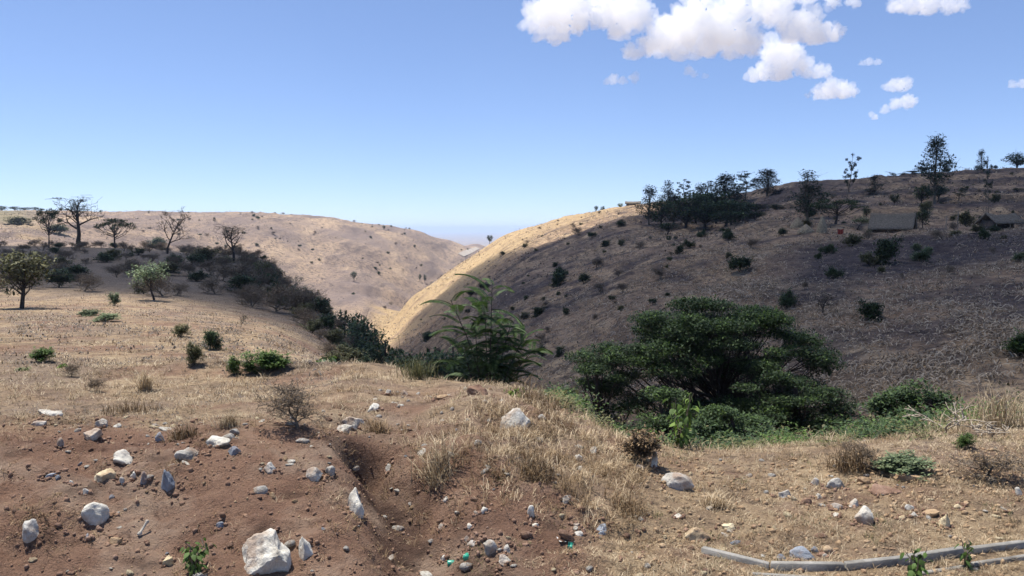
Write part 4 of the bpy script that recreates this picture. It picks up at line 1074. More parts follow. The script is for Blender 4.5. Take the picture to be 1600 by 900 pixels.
def R_rh(n): return gr.uniform(600, 1640, n), np.exp(gr.uniform(math.log(36), math.log(400), n))
dots(15000, R_rh, lambda x, y, p: (.1 + .9 * cl(x, y, 9, -.1, .3)), 9, .30, .30, L_GREY, 'hill_scrub', 'low dark scrub speckling the right hillside')
dots(12000, R_rh, lambda x, y, p: (.05 + .95 * cl(x + 90, y, 8, -.1, .3)) * (1 - .92 * maskat('dark', x, y)), 8, .26, .20, L_STRAW, 'hill_grass', 'dry grass clumps over the right hillside')
dots(3500, R_left, lambda x, y, p: cl(x + 30, y, 2.5, -.1, .3) * sstep(14, 24, y), 10, .07, .10, L_GREY, 'field_scrub', 'withered low plants in the left field')
dots(2600, lambda n: (gr.uniform(850, 1620, n), np.exp(gr.uniform(math.log(12.2), math.log(21), n))), lambda x, y, p: cl(x + 5, y, 1.0, .0, .3), 40, .055, .15, L_DARK, 'undergrowth', 'dark leafy undergrowth along the gully edge')
dots(900, lambda n: (gr.uniform(850, 1620, n), np.exp(gr.uniform(math.log(12), math.log(17), n))), lambda x, y, p: cl(x + 25, y, .8, .05, .3), 40, .05, .14, L_GREEN, 'undergrowth', 'fresh green undergrowth along the gully edge')
dots(1500, lambda n: (gr.uniform(850, 1620, n), np.exp(gr.uniform(math.log(10.8), math.log(18), n))), lambda x, y, p: cl(x + 15, y, .9, .0, .3), 34, .05, .11, L_OLIVE, 'undergrowth', 'olive and drying undergrowth along the gully edge')
tufts(2600, R_near, lambda x, y, p: maskat('soil', x, y) * cl(x + 33, y, .45, .05, .3), gr, 14, .05, .10, .004, 1.1, 'dead_grass_litter', L_STRAW, 'pale straw wisps caught on the red bank', .3)
def R_drain(n):
    k = gr.uniform(0, len(DP) - 1.001, n); i = k.astype(int); f = (k - i)[:, None]; q = DP[i] * (1 - f) + DP[i + 1] * f
    side = np.where(gr.random(n) < .5, .10, -.30) + gr.normal(size=n) * .05; y = q[:, 1] + side; return 800 + FPX * q[:, 0] / y, y
DP = np.array([(p.x, p.y) for p in [hit(a, b) for a, b in [(1096, 862), (1140, 874), (1190, 886), (1250, 893), (1320, 890), (1400, 882), (1480, 870), (1550, 860), (1610, 853)]]])
tufts(900, R_drain, lambda x, y, p: .2 + .8 * cl(x, y, .5, -.1, .3), gr, 12, .03, .08, .005, .8, 'dry_grass', L_STRAW, 'straw growing against the concrete drain')
# tall tufts that can be told apart
for i, (px, py, h, w, m, lab) in enumerate([
    (925, 655, 70, 90, L_STRAW, 'tall pale reed-like grass clump left of the huge tree'),
    (700, 592, 46, 60, L_OLIVE, 'tall grey green grass stems behind the crest left of the tall plant'),
    (655, 592, 40, 50, L_OLIVE, 'thin grass stems behind the crest in front of the gully trees'),
    (845, 640, 46, 70, L_BROWN, 'brown grass clump behind the white boulder'),
    (1560, 668, 80, 80, L_STRAW, 'tall straw coloured grass clump at the right frame edge'),
    (1325, 735, 50, 60, L_BROWN, 'reddish brown grass clump behind the rubble'),
    (205, 645, 26, 90, L_BROWN, 'dark flattened heap of old grass left of the bank top'),
    (358, 665, 28, 24, L_STRAW, 'pale upright grass tuft on the bank top'),
    (226, 612, 40, 16, L_STRAW, 'single tall pale grass tuft in the field front'),
    (285, 684, 26, 44, L_BROWN, 'dark drooping grass tuft at the bank edge'),
    (685, 740, 60, 50, L_STRAW, 'straw tuft around a tan stone on the right side of the wash'),
    (590, 676, 24, 36, L_BROWN, 'dark grass tuft right of the split pale rocks'),
    (840, 745, 40, 60, L_BROWN, 'dark tangled grass tuft low on the central mound'),
    (1120, 790, 26, 40, L_STRAW, 'pale grass tuft behind the cream boulder'),
    (985, 800, 26, 50, L_BROWN, 'dark grass tuft on the slope left of the drain')]):
    p = hit(px, py); s = p.y / FPX; r = np.random.default_rng(300 + i); n = 240
    P = np.stack([p.x + r.normal(size=n) * w * s * .25, p.y + r.normal(size=n) * w * s * .25, np.zeros(n)], 1); P[:, 2] = ground(P[:, 0], P[:, 1]) - .01
    V, F = blades(P - np.array(p), h * s, .0075 * max(1, p.y / 10), .4, r, .7)
    tag(obj('grass_tuft', mesh_np('grass_tuft', V, F, m), loc=p), lab, 'grass')
# crop stalks lying on the right hillside
def stalks(n, name, label, reg, L0, W0, mat):
    r = gr; px, y = reg(n); x = (px - 800) / FPX * y
    k = r.random(n) < (.2 + .8 * cl(x, y, 5, -.25, .2)) * (1 - .9 * maskat('dark', x, y)); x, y = x[k], y[k]; n = len(x)
    az = r.uniform(0, 6.28, n); L = L0 * r.uniform(.5, 1.3, n); cv = r.normal(0, .45, n); cols = []
    p = np.stack([x, y], 1); a = az.copy(); hh = r.uniform(.02, .22, n)
    for i in range(5):
        z = ground(p[:, 0], p[:, 1]) + .02 + hh * math.sin(math.pi * (i + .3) / 4.6); sd = np.stack([-np.sin(a), np.cos(a)], 1) * W0 / 2
        cols.append(np.concatenate([p - sd, z[:, None]], 1)); cols.append(np.concatenate([p + sd, (z + .02)[:, None]], 1))
        p = p + np.stack([np.cos(a), np.sin(a)], 1) * (L / 4)[:, None]; a = a + cv * .5 + r.normal(0, .3, n)
    V = np.stack(cols, 1).reshape(-1, 3); q = np.array([[2 * i, 2 * i + 1, 2 * i + 3, 2 * i + 2] for i in range(4)])
    tag(obj(name, mesh_np(name, V, (q[None] + (np.arange(n) * 10)[:, None, None]).reshape(-1, 4), mat)), label, kind='stuff')
stalks(32000, 'crop_stalks', 'pale dry crop stalks strewn over the shaded right slope', lambda n: (gr.uniform(1040, 1640, n), np.exp(gr.uniform(math.log(28), math.log(84), n))), .40, .034, L_STALK)
stalks(12000, 'crop_stalks', 'dry stalk litter on the middle of the shaded slope', lambda n: (gr.uniform(780, 1200, n), np.exp(gr.uniform(math.log(36), math.log(120), n))), .45, .035, L_STALK)

# ------------------------------------------------------------------ rocks
def rock_mat(name, stops, speck=(.08, .075, .07), sp=.25):
    t = NT(name); P = t.pos(); oi = t.n('ShaderNodeObjectInfo').outputs['Random']
    add = t.n('ShaderNodeVectorMath'); add.operation = 'ADD'; t.l(P, add.inputs[0])
    cmb = t.n('ShaderNodeCombineXYZ'); t.l(t.math('MULTIPLY', oi, 50), cmb.inputs[0]); t.l(cmb.outputs[0], add.inputs[1]); Q = add.outputs[0]
    n1 = t.noise(Q, 5, 5, .65); n2 = t.noise(Q, 42, 4, .75)
    c = t.ramp(n1, stops); c = t.mix(t.mapr(n2, .42, .30, 0, sp * 2.4), c, speck); c = t.mix(t.mapr(n2, .6, .75, 0, .5), c, tuple(min(.85, v * 1.25) for v in stops[-1][1]))
    c = t.mix(t.mapr(t.noise(Q, 2.2, 4, .7), .47, .64, 0, .7), c, (.27, .17, .11))
    t.bsdf(c, .9, t.bump(t.math('ADD', n1, t.math('MULTIPLY', n2, .5)), .9, .035), .15); return t.m
RK = dict(
 white=rock_mat('rock_white', [(.3, (.36, .32, .26)), (.5, (.56, .53, .46)), (.7, (.70, .68, .62))]),
 grey=rock_mat('rock_grey', [(.3, (.27, .25, .215)), (.5, (.42, .40, .36)), (.7, (.56, .54, .50))]),
 blue=rock_mat('rock_blue_grey', [(.3, (.15, .165, .19)), (.5, (.25, .275, .315)), (.7, (.37, .40, .44))]),
 cream=rock_mat('rock_cream', [(.3, (.34, .26, .15)), (.5, (.58, .48, .31)), (.7, (.72, .64, .46))]),
 tan=rock_mat('rock_tan', [(.3, (.21, .13, .075)), (.5, (.36, .25, .15)), (.7, (.50, .37, .24))]),
 brown=rock_mat('rock_brown', [(.3, (.12, .07, .05)), (.5, (.22, .135, .095)), (.7, (.34, .23, .17))]))
ICO3 = ico(3); ICO4 = ico(4); ICO5 = ico(5)
def rock_mesh(seed, dims, mat, big=False, cuts=13, rough=.13):
    r = np.random.default_rng(seed); V, F = (ICO3, ICO4, ICO5)[int(big)]; V = V.copy()
    for _ in range(cuts):
        n = r.normal(size=3); n[2] *= .8; n /= np.linalg.norm(n); d = r.uniform(.40, .80); k = V @ n
        V = V - np.where(k > d, (k - d) * .985, 0)[:, None] * n
    V = V + (V / np.linalg.norm(V, axis=1, keepdims=True)) * (rough * (1.0 * pnoise3(V * 1.5 + seed * 3.1) + .55 * pnoise3(V * 3.7 + seed) + .4 * np.abs(pnoise3(V * 8 + seed)) + .2 * pnoise3(V * 17 + seed)))[:, None]
    V /= np.abs(V).max(0); V = V * np.array(dims) / 2
    return mesh_np('rock', V, F, mat, smooth=True)
def rock(px, py, w, h, col, label, seed, name='rock', depth=None, tilt=0.0, big=False, group=None, sink=.45):
    """px, py: centre of the rock in the photo; w, h its size there"""
    p = hit(px, py + h * .38); s = p.y / FPX; dims = (w * s, (depth or w * .8) * s, h * s * 1.5)
    o = obj(name, rock_mesh(seed, dims, RK[col], big), loc=(p.x, p.y + dims[1] * .25, p.z + dims[2] * (.5 - sink - random.uniform(-.04, .08))), rot=(random.uniform(-.15, .15), tilt, random.uniform(-.3, .3)))
    RB.append((p.x, p.y, dims[0], dims[1])); tag(o, label, 'rock', group); return o
RB = []
ROCKS = [
 (420, 868, 112, 66, 'white', 'biggest white boulder, half buried at the bottom edge of the red bank'),
 (476, 858, 34, 42, 'white', 'rounded white block split off the right side of the biggest boulder'),
 (556, 784, 34, 54, 'white', 'oval white rock standing upright in the red bank'),
 (141, 676, 36, 28, 'white', 'white boulder on the bank edge below the left field'),
 (188, 714, 42, 24, 'white', 'flat pale rock tilted on the upper left bank'),
 (160, 740, 34, 26, 'cream', 'rough pale rock just below the flat tilted one'),
 (293, 708, 42, 24, 'grey', 'speckled pale rock above the blue grey slab'),
 (337, 689, 44, 17, 'white', 'long flat pale rock at the bank edge beside the dark grass tuft'),
 (364, 704, 20, 18, 'blue', 'small blue grey slab tilted beside the long flat rock'),
 (261, 750, 32, 46, 'blue', 'upright blue grey slab with a dark underside, left bank'),
 (224, 745, 14, 26, 'blue', 'narrow dark blue shard left of the upright slab'),
 (207, 741, 12, 13, 'white', 'small round white stone left of the dark shard'),
 (189, 752, 10, 14, 'grey', 'small grey stone under the rough pale rock'),
 (133, 767, 13, 12, 'grey', 'small pale stone above the white boulder of the left bank'),
 (110, 754, 10, 9, 'white', 'tiny white stone left of the rough pale rock'),
 (146, 800, 42, 42, 'white', 'chunky white boulder in the middle of the left bank'),
 (47, 830, 38, 38, 'grey', 'rough pale grey rock beside the green weed at the left edge'),
 (78, 741, 20, 10, 'blue', 'thin flat bluish stone on the left bank'),
 (180, 845, 20, 14, 'tan', 'tan stone in the lower left bank'),
 (135, 838, 11, 12, 'blue', 'tiny bluish stone below the chunky white boulder'),
 (344, 820, 15, 11, 'blue', 'small grey blue stone alone on the red earth'),
 (262, 876, 18, 16, 'cream', 'cream stone touching the low green weed'),
 (251, 682, 18, 20, 'blue', 'bluish rock in front of the dark drooping grass tuft'),
 (72, 645, 40, 12, 'white', 'long flat white slab in the grass at the left'),
 (57, 659, 30, 15, 'grey', 'grey slab below the long flat white one'),
 (156, 662, 24, 14, 'grey', 'pale grey slab behind the white boulder of the bank edge'),
 (94, 690, 12, 18, 'grey', 'grey stone standing left of the bank edge boulder'),
 (490, 741, 28, 26, 'white', 'pale flat rock set in the red earth, middle of the bank'),
 (516, 737, 20, 18, 'grey', 'three-cornered grey rock right of the flat pale one'),
 (420, 731, 24, 17, 'grey', 'pale chipped rock on the bank below the dry shrub'),
 (545, 656, 46, 22, 'white', 'broad split pale rock on the bank top'),
 (536, 669, 30, 20, 'white', 'rounded pale rock in front of the broad split one'),
 (581, 636, 22, 15, 'white', 'bright white rock at the top of the bare path'),
 (607, 727, 14, 20, 'grey', 'grey stone standing in the dark wash'),
 (606, 611, 14, 16, 'grey', 'grey stone on the crest, left one of two'),
 (631, 612, 14, 14, 'grey', 'grey stone on the crest, right one of two'),
 (690, 618, 26, 13, 'tan', 'flat tan rock on the crest left of the brown capped boulder'),
 (750, 610, 42, 18, 'brown', 'brown capped flat boulder on the crest by the tall plant'),
 (802, 650, 66, 46, 'white', 'large white boulder slanting out of the central mound'),
 (680, 722, 20, 18, 'tan', 'tan stone wrapped in the straw tuft'),
 (907, 716, 22, 15, 'white', 'pale rock on the right side of the central mound'),
 (928, 703, 13, 14, 'white', 'small pale rock above its larger neighbour on the mound'),
 (765, 854, 32, 30, 'grey', 'grey three-cornered rock at the foot of the bank'),
 (787, 874, 26, 14, 'white', 'flat pale stone in the straw below the three-cornered rock'),
 (738, 849, 20, 11, 'grey', 'grey wedge left of the three-cornered rock'),
 (730, 841, 12, 10, 'grey', 'small pale stone above the grey wedge'),
 (793, 857, 17, 12, 'grey', 'dark sided stone right of the three-cornered rock'),
 (758, 797, 14, 11, 'white', 'bright small stone with a dark hollow below'),
 (744, 800, 10, 11, 'grey', 'small grey stone left of the bright one'),
 (697, 780, 15, 10, 'white', 'small pale stone in the dark wash'),
 (689, 822, 11, 11, 'white', 'small white pair stone low in the wash'),
 (735, 822, 12, 9, 'white', 'little white stone right of the wash foot'),
 (829, 800, 13, 22, 'white', 'upright white stone below the central mound'),
 (836, 819, 15, 9, 'white', 'flat white stone under the upright one'),
 (884, 779, 14, 13, 'grey', 'grey stone on the slope right of the upright white stone'),
 (906, 792, 11, 9, 'tan', 'small tan stone on the slope near the grey one'),
 (940, 826, 30, 15, 'blue', 'pale blue grey flat rock at the edge of the verge straw'),
 (901, 819, 14, 7, 'grey', 'thin dark edged stone left of the blue grey flat rock'),
 (903, 833, 20, 9, 'grey', 'crumbled grey stones left of the blue grey flat rock'),
 (693, 872, 12, 10, 'white', 'white stone beside the green bottles'),
 (727, 866, 10, 10, 'white', 'white pebble above the small green bottle'),
 (1022, 716, 12, 38, 'white', 'narrow white stone standing at the gully edge'),
 (1060, 754, 56, 30, 'grey', 'long grey rock with a dark hollow below the sapling'),
 (1092, 831, 46, 34, 'cream', 'cracked cream boulder behind the drain end'),
 (1138, 824, 26, 11, 'cream', 'flat cream stone right of the cracked boulder'),
 (1060, 806, 14, 9, 'white', 'small white stone left above the cracked cream boulder'),
 (1253, 866, 46, 18, 'blue', 'flat blue grey slab behind the drain'),
 (1294, 860, 18, 14, 'cream', 'cream stone right of the flat slab'),
 (1356, 804, 34, 38, 'white', 'bright white angular boulder in the verge rubble'),
 (1335, 786, 22, 16, 'white', 'white stone behind the bright angular boulder'),
 (1309, 791, 20, 14, 'grey', 'pale round stone left of the bright boulder, upper one'),
 (1309, 803, 15, 11, 'white', 'pale round stone left of the bright boulder, lower one'),
 (1423, 793, 16, 10, 'grey', 'grey white stone in the middle of the rubble'),
 (1431, 804, 14, 10, 'white', 'white stone in front of the grey white one'),
 (1410, 808, 14, 9, 'cream', 'cream stone left of the white rubble stone'),
 (1476, 813, 24, 30, 'cream', 'cream boulder with a white face at the right of the rubble'),
 (1460, 801, 30, 14, 'tan', 'tan earth clod rock behind the cream boulder'),
 (1498, 792, 20, 10, 'cream', 'cream flat stone at the right end of the rubble'),
 (1512, 787, 12, 9, 'tan', 'small orange tan stone at the right end of the rubble'),
 (1310, 757, 34, 18, 'grey', 'grey boulder under the weeds behind the rubble'),
 (1274, 752, 14, 16, 'grey', 'grey upright stone left of the grey boulder'),
 (1225, 771, 26, 16, 'grey', 'grey white rocks at the gully edge left of the rubble'),
 (1350, 750, 30, 14, 'tan', 'orange tan rock behind the rubble'),
 (1424, 747, 52, 12, 'tan', 'long flat tan ledge stone with a dark hollow beneath'),
 (1392, 768, 60, 12, 'brown', 'low brown ledge in front of the tan ledge stone'),
 (1281, 775, 17, 11, 'white', 'white topped stone among brown clods'),
 (1262, 782, 20, 14, 'brown', 'brown clod left above the pale round stones'),
 (1290, 868, 10, 7, 'grey', 'tiny grey stone behind the drain'),
 (1594, 768, 16, 16, 'grey', 'grey rock at the right frame edge'),
]
for i, (px, py, w, h, c, lab) in enumerate(ROCKS):
    rock(px, py, w, h, c, lab, 500 + i, name='boulder' if w * h > 1000 else 'rock', big=2 if w > 90 else (1 if w > 21 else 0), group=None, tilt=.35 if 'tilted' in lab else (.3 if 'slanting' in lab else 0))
# many small stones: a handful of shapes shared by copies
ICO3 = ico(2)
small = [rock_mesh(900 + i, (1, 1, .75), RK[c]) for i, c in enumerate(['white', 'grey', 'grey', 'tan', 'blue', 'brown', 'cream'])]
def stones(n, reg, label, group, smin, smax, wts):
    for q in range(n):
        px, y = reg(); x = (px - 800) / FPX * y; s = math.exp(random.uniform(math.log(smin), math.log(smax))); k = random.choices(range(7), wts)[0]
        o = obj('stone', small[k], loc=(x, y, float(ground(x, y)) + s * (.12 if s < .08 else .02)), rot=(random.uniform(-.4, .4), random.uniform(-.4, .4), random.uniform(0, 6.28)), scale=(s, s * random.uniform(.6, 1), s * random.uniform(.5, 1)))
        tag(o, label, 'stone', group)
stones(150, lambda: (random.uniform(0, 1000), random.uniform(5.9, 9.6)), 'small loose stone scattered on the red earth bank', 'small stones on the red bank', .035, .09, [4, 4, 3, 3, 1, 4, 2])
stones(90, lambda: (random.uniform(1000, 1600), random.uniform(6.4, 10)), 'small loose stone among the rubble of the right verge', 'small stones in the verge rubble', .04, .12, [4, 3, 2, 3, 1, 3, 4])
stones(40, lambda: (random.uniform(560, 860), random.uniform(9.5, 13)), 'small stone on the grassy crest', 'small stones on the crest', .05, .13, [4, 4, 2, 2, 0, 1, 1])
stones(70, lambda: (random.uniform(0, 1020), random.uniform(6.0, 10.2)), 'half-buried pale stone in the red earth bank', 'half-buried stones of the red bank', .08, .19, [6, 4, 2, 1, 0, 1, 2])
# pebbles and crumbs of earth, too many to count
def pebbles(n, reg, name, label, smin, smax, mat):
    V0, F0 = ico(1); px, y = reg(n); x = (px - 800) / FPX * y; s = np.exp(gr.uniform(math.log(smin), math.log(smax), n))
    V = V0[None] * (s[:, None, None] * gr.uniform(.5, 1.1, (n, 1, 3)) / 2) * (1 + .25 * gr.normal(size=(n, len(V0), 1)))
    V = V + np.stack([x, y, ground(x, y) + s * .1], 1)[:, None]
    tag(obj(name, mesh_np(name, V.reshape(-1, 3), (F0[None] + (np.arange(n) * len(V0))[:, None, None]).reshape(-1, 3), mat)), label, kind='stuff')
pebbles(1300, lambda n: (gr.uniform(-10, 1040, n), gr.uniform(5.4, 9.8, n)), 'pebbles', 'pale grit and pebbles on the red bank', .010, .03, RK['tan'])
def R_collar(n):
    k = gr.integers(0, len(RB), n); B = np.array(RB)[k]; a = gr.uniform(0, 6.283, n); f = gr.uniform(.42, .75, n)
    y = B[:, 1] + B[:, 3] * (.25 + f * np.sin(a)); x = B[:, 0] + B[:, 2] * f * np.cos(a); return 800 + FPX * x / y, y
pebbles(1500, R_collar, 'earth_crumbs', 'crumbled earth lying against the rocks', .015, .06, RK['brown'])
pebbles(2000, lambda n: (gr.uniform(-10, 1040, n), gr.uniform(5.4, 9.8, n)), 'earth_crumbs', 'crumbs of red earth on the bank', .015, .06, RK['brown'])
pebbles(1400, lambda n: (gr.uniform(1000, 1610, n), gr.uniform(6.4, 10, n)), 'rubble_grit', 'tan grit and earth clods in the verge rubble', .015, .07, RK['tan'])

# ------------------------------------------------------------------ concrete drain
t = NT('concrete'); P = t.pos(); n1 = t.noise(P, 3, 5, .7); n2 = t.noise(P, 40, 4, .7)
c = t.ramp(n1, [(.3, (.11, .10, .088)), (.5, (.21, .20, .18)), (.7, (.33, .315, .29))])
t.bsdf(t.mix(t.mapr(n2, .4, .3, 0, .5), c, (.14, .12, .10)), .9, t.bump(n2, .4, .01), .2); M_CONC = t.m
path = [hit(a, b) for a, b in [(1096, 862), (1140, 874), (1190, 886), (1250, 893), (1320, 890), (1400, 882), (1480, 870), (1550, 860), (1610, 853), (1700, 845)]]
P2 = np.array([(p.x, p.y) for p in path])
tt = np.concatenate([[0], np.cumsum(np.hypot(*np.diff(P2, axis=0).T))])
def along(s): return np.array([pchip(tt, P2[:, 0], np.array([s]))[0], pchip(tt, P2[:, 1], np.array([s]))[0]])
drain = empty('concrete_drain', (P2[0, 0], P2[0, 1], float(ground(*P2[0])))); tag(drain, 'shallow grey concrete drain curving along the right verge', 'drain')
O = np.array(drain.location)
def slab(name, a, b, oa, ob, z0, z1, mat, gap=.006):
    """straight piece of wall from path length a to b, between offsets oa and ob"""
    V = []
    for s in (a + gap, b - gap):
        c = along(s); d = along(s + .03) - along(s - .03) if s > .03 else along(.06) - along(0); d /= np.linalg.norm(d); nrm = np.array([d[1], -d[0]])
        g = float(ground(*c))
        for o_ in (oa, ob):
            for z in (z0, z1): V.append((*(c + nrm * o_), g + z))
    V = np.array(V) - O
    me = mesh_np(name, V, np.array([(0, 1, 3, 2), (4, 6, 7, 5), (0, 4, 5, 1), (2, 3, 7, 6), (1, 5, 7, 3), (0, 2, 6, 4)]), mat)
    o = obj(name, me, drain); md = o.modifiers.new('edge', 'BEVEL'); md.width = .006; md.segments = 1
    return o
s = 0.0; k = 0
while s < tt[-1] - .05:
    e = min(s + .62, tt[-1]); j = random.uniform(-.016, .012)
    slab('wall_segment', s, e, -.03, .03, -.14, .066 + j, M_CONC)
    if s > .0 and k not in (2, 5): slab('wall_segment', s - .12, e - .12, .19, .235, -.14, .018 - j, M_CONC)
    slab('channel_floor', s, e, .03, .19, -.14, -.02 + j, M_CONC)
    s = e; k += 1

# ------------------------------------------------------------------ litter
t = NT('green_plastic'); t.bsdf((.03, .30, .20), .3, None, .5); M_GP = t.m
t = NT('white_plastic'); t.bsdf((.75, .76, .76), .45, None, .4); M_WP = t.m
def lathe(prof, n=12):
    ang = np.linspace(0, 2 * np.pi, n, endpoint=False); V = np.array([(z, r * math.cos(a), r * math.sin(a)) for z, r in prof for a in ang]); F = []
    for i in range(len(prof) - 1):
        for k in range(n): F.append((i * n + k, i * n + (k + 1) % n, (i + 1) * n + (k + 1) % n, (i + 1) * n + k))
    return V, np.array(F)
def bottle(px, py, L, rz, label):
    p = hit(px, py); e = empty('plastic_bottle', (p.x, p.y, p.z + .022), rz); tag(e, label, 'bottle')
    V, F = lathe([(0, .001), (0, .024), (.01, .028), (L * .62, .028), (L * .8, .016), (L * .88, .011), (L * .93, .011)]); obj('body', mesh_np('body', V, F, M_GP, smooth=True), e)
    V, F = lathe([(L * .92, .001), (L * .92, .014), (L, .014), (L, .001)]); obj('cap', mesh_np('cap', V, F, M_WP), e)
bottle(699, 884, .17, .1, 'green plastic bottle lying in the straw at the bottom edge')
bottle(727, 876, .10, 1.3, 'smaller green bottle pointing away, above the lying one')
p = hit(889, 856); e = empty('plastic_wrapper', p); tag(e, 'turquoise and white crumpled wrapper on the straw left of the drain', 'litter')
def crumple(nx, ny, sx, sy, amp, seed, mat, name, loc, rot):
    gx, gy = np.meshgrid(np.linspace(-.5, .5, nx), np.linspace(-.5, .5, ny), indexing='ij'); V = np.stack([gx * sx, gy * sy, amp * fbm(gx * 3 + seed, gy * 3, 3) + amp], -1).reshape(-1, 3)
    i, j = np.meshgrid(np.arange(nx - 1), np.arange(ny - 1), indexing='ij'); F = np.stack([i * ny + j, (i + 1) * ny + j, (i + 1) * ny + j + 1, i * ny + j + 1], -1).reshape(-1, 4)
    return obj(name, mesh_np(name, V, F, mat, smooth=True), e, loc=loc, rot=rot)
crumple(10, 8, .15, .10, .03, 1, M_WP, 'sheet', (-.03, .08, .01), (0, .15, .2)); crumple(8, 8, .05, .06, .025, 5, M_GP, 'pouch', (.01, -.01, .02), (1.0, .2, 0))
p = hit(217, 838); r_ = .012
V, F = lathe([(0, .002), (.0, .017), (.02, .019), (.035, .011), (.11, .010), (.125, .017), (.14, .015), (.145, .002)]); o = obj('bone', mesh_np('bone', V, F, RK['white'], smooth=True), loc=(p.x, p.y, p.z + .01), rot=(0, -.75, 1.2)); tag(o, 'short white bone standing out of the red earth', 'bone')

# ------------------------------------------------------------------ huts on the right hill
t = NT('thatch'); P = t.pos((1, 1, 6)); n = t.noise(P, 5, 5, .75)
t.bsdf(t.ramp(n, [(.3, (.06, .05, .04)), (.5, (.15, .13, .105)), (.72, (.30, .265, .215))]), .95, t.bump(n, .8, .06), .05); M_THATCH = t.m
t = NT('mud_wall'); n = t.noise(t.pos(), 3, 5, .7); t.bsdf(t.ramp(n, [(.3, (.055, .042, .036)), (.7, (.12, .092, .075))]), .95, t.bump(n, .5, .04), .05); M_MUD = t.m
t = NT('pole_wood'); n = t.noise(t.pos((1, 1, .2)), 8, 4, .6); t.bsdf(t.ramp(n, [(.3, (.20, .165, .13)), (.7, (.40, .34, .27))]), .9, None, .1); M_POLE = t.m
def prism(pts, y0, y1):
    """polygon in XZ extruded along Y"""
    n = len(pts); V = [(x, y0, z) for x, z in pts] + [(x, y1, z) for x, z in pts]; return np.array(V, float), n
def poly_mesh(name, V, faces, mat):
    me = bpy.data.meshes.new(name); me.from_pydata([tuple(v) for v in V], [], faces); me.materials.append(mat); me.update(); return me
def bxm(name, x0, x1, y0, y1, z0, z1, mat, parent):
    return obj(name, box_mesh(name, x0, x1, y0, y1, z0, z1, mat), parent)
def thatch_roof(name, L, Wd, z0, z1, parent, th=.16, sub=26, over=.0, sag=.12, seed=0):
    """gable roof with ridge along X; uneven eaves and surface"""
    r = np.random.default_rng(seed); u = np.linspace(-L / 2, L / 2, sub); Vt, F = [], []
    vs = np.linspace(-1, 1, 13)
    for top in (1, 0):
        for x in u:
            for v in vs:
                rag = r.uniform(-.09, .09) if abs(v) > .99 else 0
                z = z1 - (z1 - z0) * abs(v) ** .92 - sag * math.cos(math.pi * x / L) * (1 - abs(v)) + r.uniform(-.035, .035)
                Vt.append((x + r.uniform(-.03, .03), v * Wd / 2 + np.sign(v) * rag, z - (0 if top else th) + rag * -.4))
    m = len(vs); N = sub * m
    for i in range(sub - 1):
        for j in range(m - 1):
            a = i * m + j; F.append((a, a + m, a + m + 1, a + 1)); F.append((N + a, N + a + 1, N + a + m + 1, N + a + m))
    for i in range(sub - 1):
        for j in (0, m - 1):
            a = i * m + j; F.append((a, N + a, N + a + m, a + m) if j == 0 else (a, a + m, N + a + m, N + a))
    for j in range(m - 1):
        for i in (0, sub - 1):
            a = i * m + j; F.append((a, a + 1, N + a + 1, N + a) if i == 0 else (a, N + a, N + a + 1, a + 1))
    return obj(name, mesh_np(name, np.array(Vt), np.array(F), M_THATCH), parent)
# long thatched hut
p = onground(1393, 86); h1 = empty('thatched_hut', (p.x, p.y, p.z - .15), R(-34), .9); tag(h1, 'long low thatched hut with a dark open gable on the right hill', 'hut')
bxm('wall', -2.1, 2.0, 1.0, 1.12, 0, .95, M_MUD, h1); bxm('wall', -2.1, 2.0, -1.12, -1.0, 0, .95, M_MUD, h1); bxm('wall', -2.22, -2.1, -1.12, 1.12, 0, .95, M_MUD, h1)
V, n = prism([(-1.1, 0), (1.1, 0), (1.1, .95), (0, 2.2), (-1.1, .95)], 0, .1)
V = np.stack([V[:, 1] + 1.75, V[:, 0], V[:, 2]], 1)
obj('gable', poly_mesh('gable', V, [tuple(range(n))[::-1], tuple(range(n, 2 * n))] + [(i, (i + 1) % n, n + (i + 1) % n, n + i) for i in range(n)], M_MUD), h1)
thatch_roof('roof', 4.9, 3.2, .62, 2.5, h1, seed=1)
for yy in (-1.25, 1.25): V, F = tubes([((2.3, yy, -.1), (2.3, yy, .95), .04, .035)], 5); obj('post', mesh_np('post', V, F, M_POLE), h1)
# open thatched shelter
p = onground(1560, 82); h2 = empty('thatched_shelter', (p.x, p.y, p.z - .1), R(8)); tag(h2, 'open thatched shelter with a dark inside at the right edge of the hill', 'hut')
thatch_roof('roof', 3.3, 3.0, .95, 2.0, h2, seed=2, sag=.25)
bxm('back_wall', -1.4, 1.4, 1.05, 1.15, 0, 1.2, M_MUD, h2); bxm('side_wall', -1.45, -1.35, -1.0, 1.05, 0, 1.15, M_MUD, h2); bxm('side_wall', 1.35, 1.45, -.2, 1.05, 0, 1.15, M_MUD, h2)
for (x, y_, tx) in ((-1.4, -1.25, 0), (0.1, -1.3, 0), (1.35, -1.25, .25), (1.1, -1.3, .5)):
    V, F = tubes([((x + tx, y_, -.1), (x, y_, 1.2), .045, .04)], 5); obj('post', mesh_np('post', V, F, M_POLE), h2)
for q in range(14):
    r_ = np.random.default_rng(q); x = r_.uniform(.4, 1.6); V, F = tubes([((x, -1.4, r_.uniform(1.15, 1.3)), (x + r_.uniform(-.2, .5), -1.55, r_.uniform(.1, .7)), .03, .012)], 3); obj('straw_strand', mesh_np('straw_strand', V, F, L_STALK), h2)
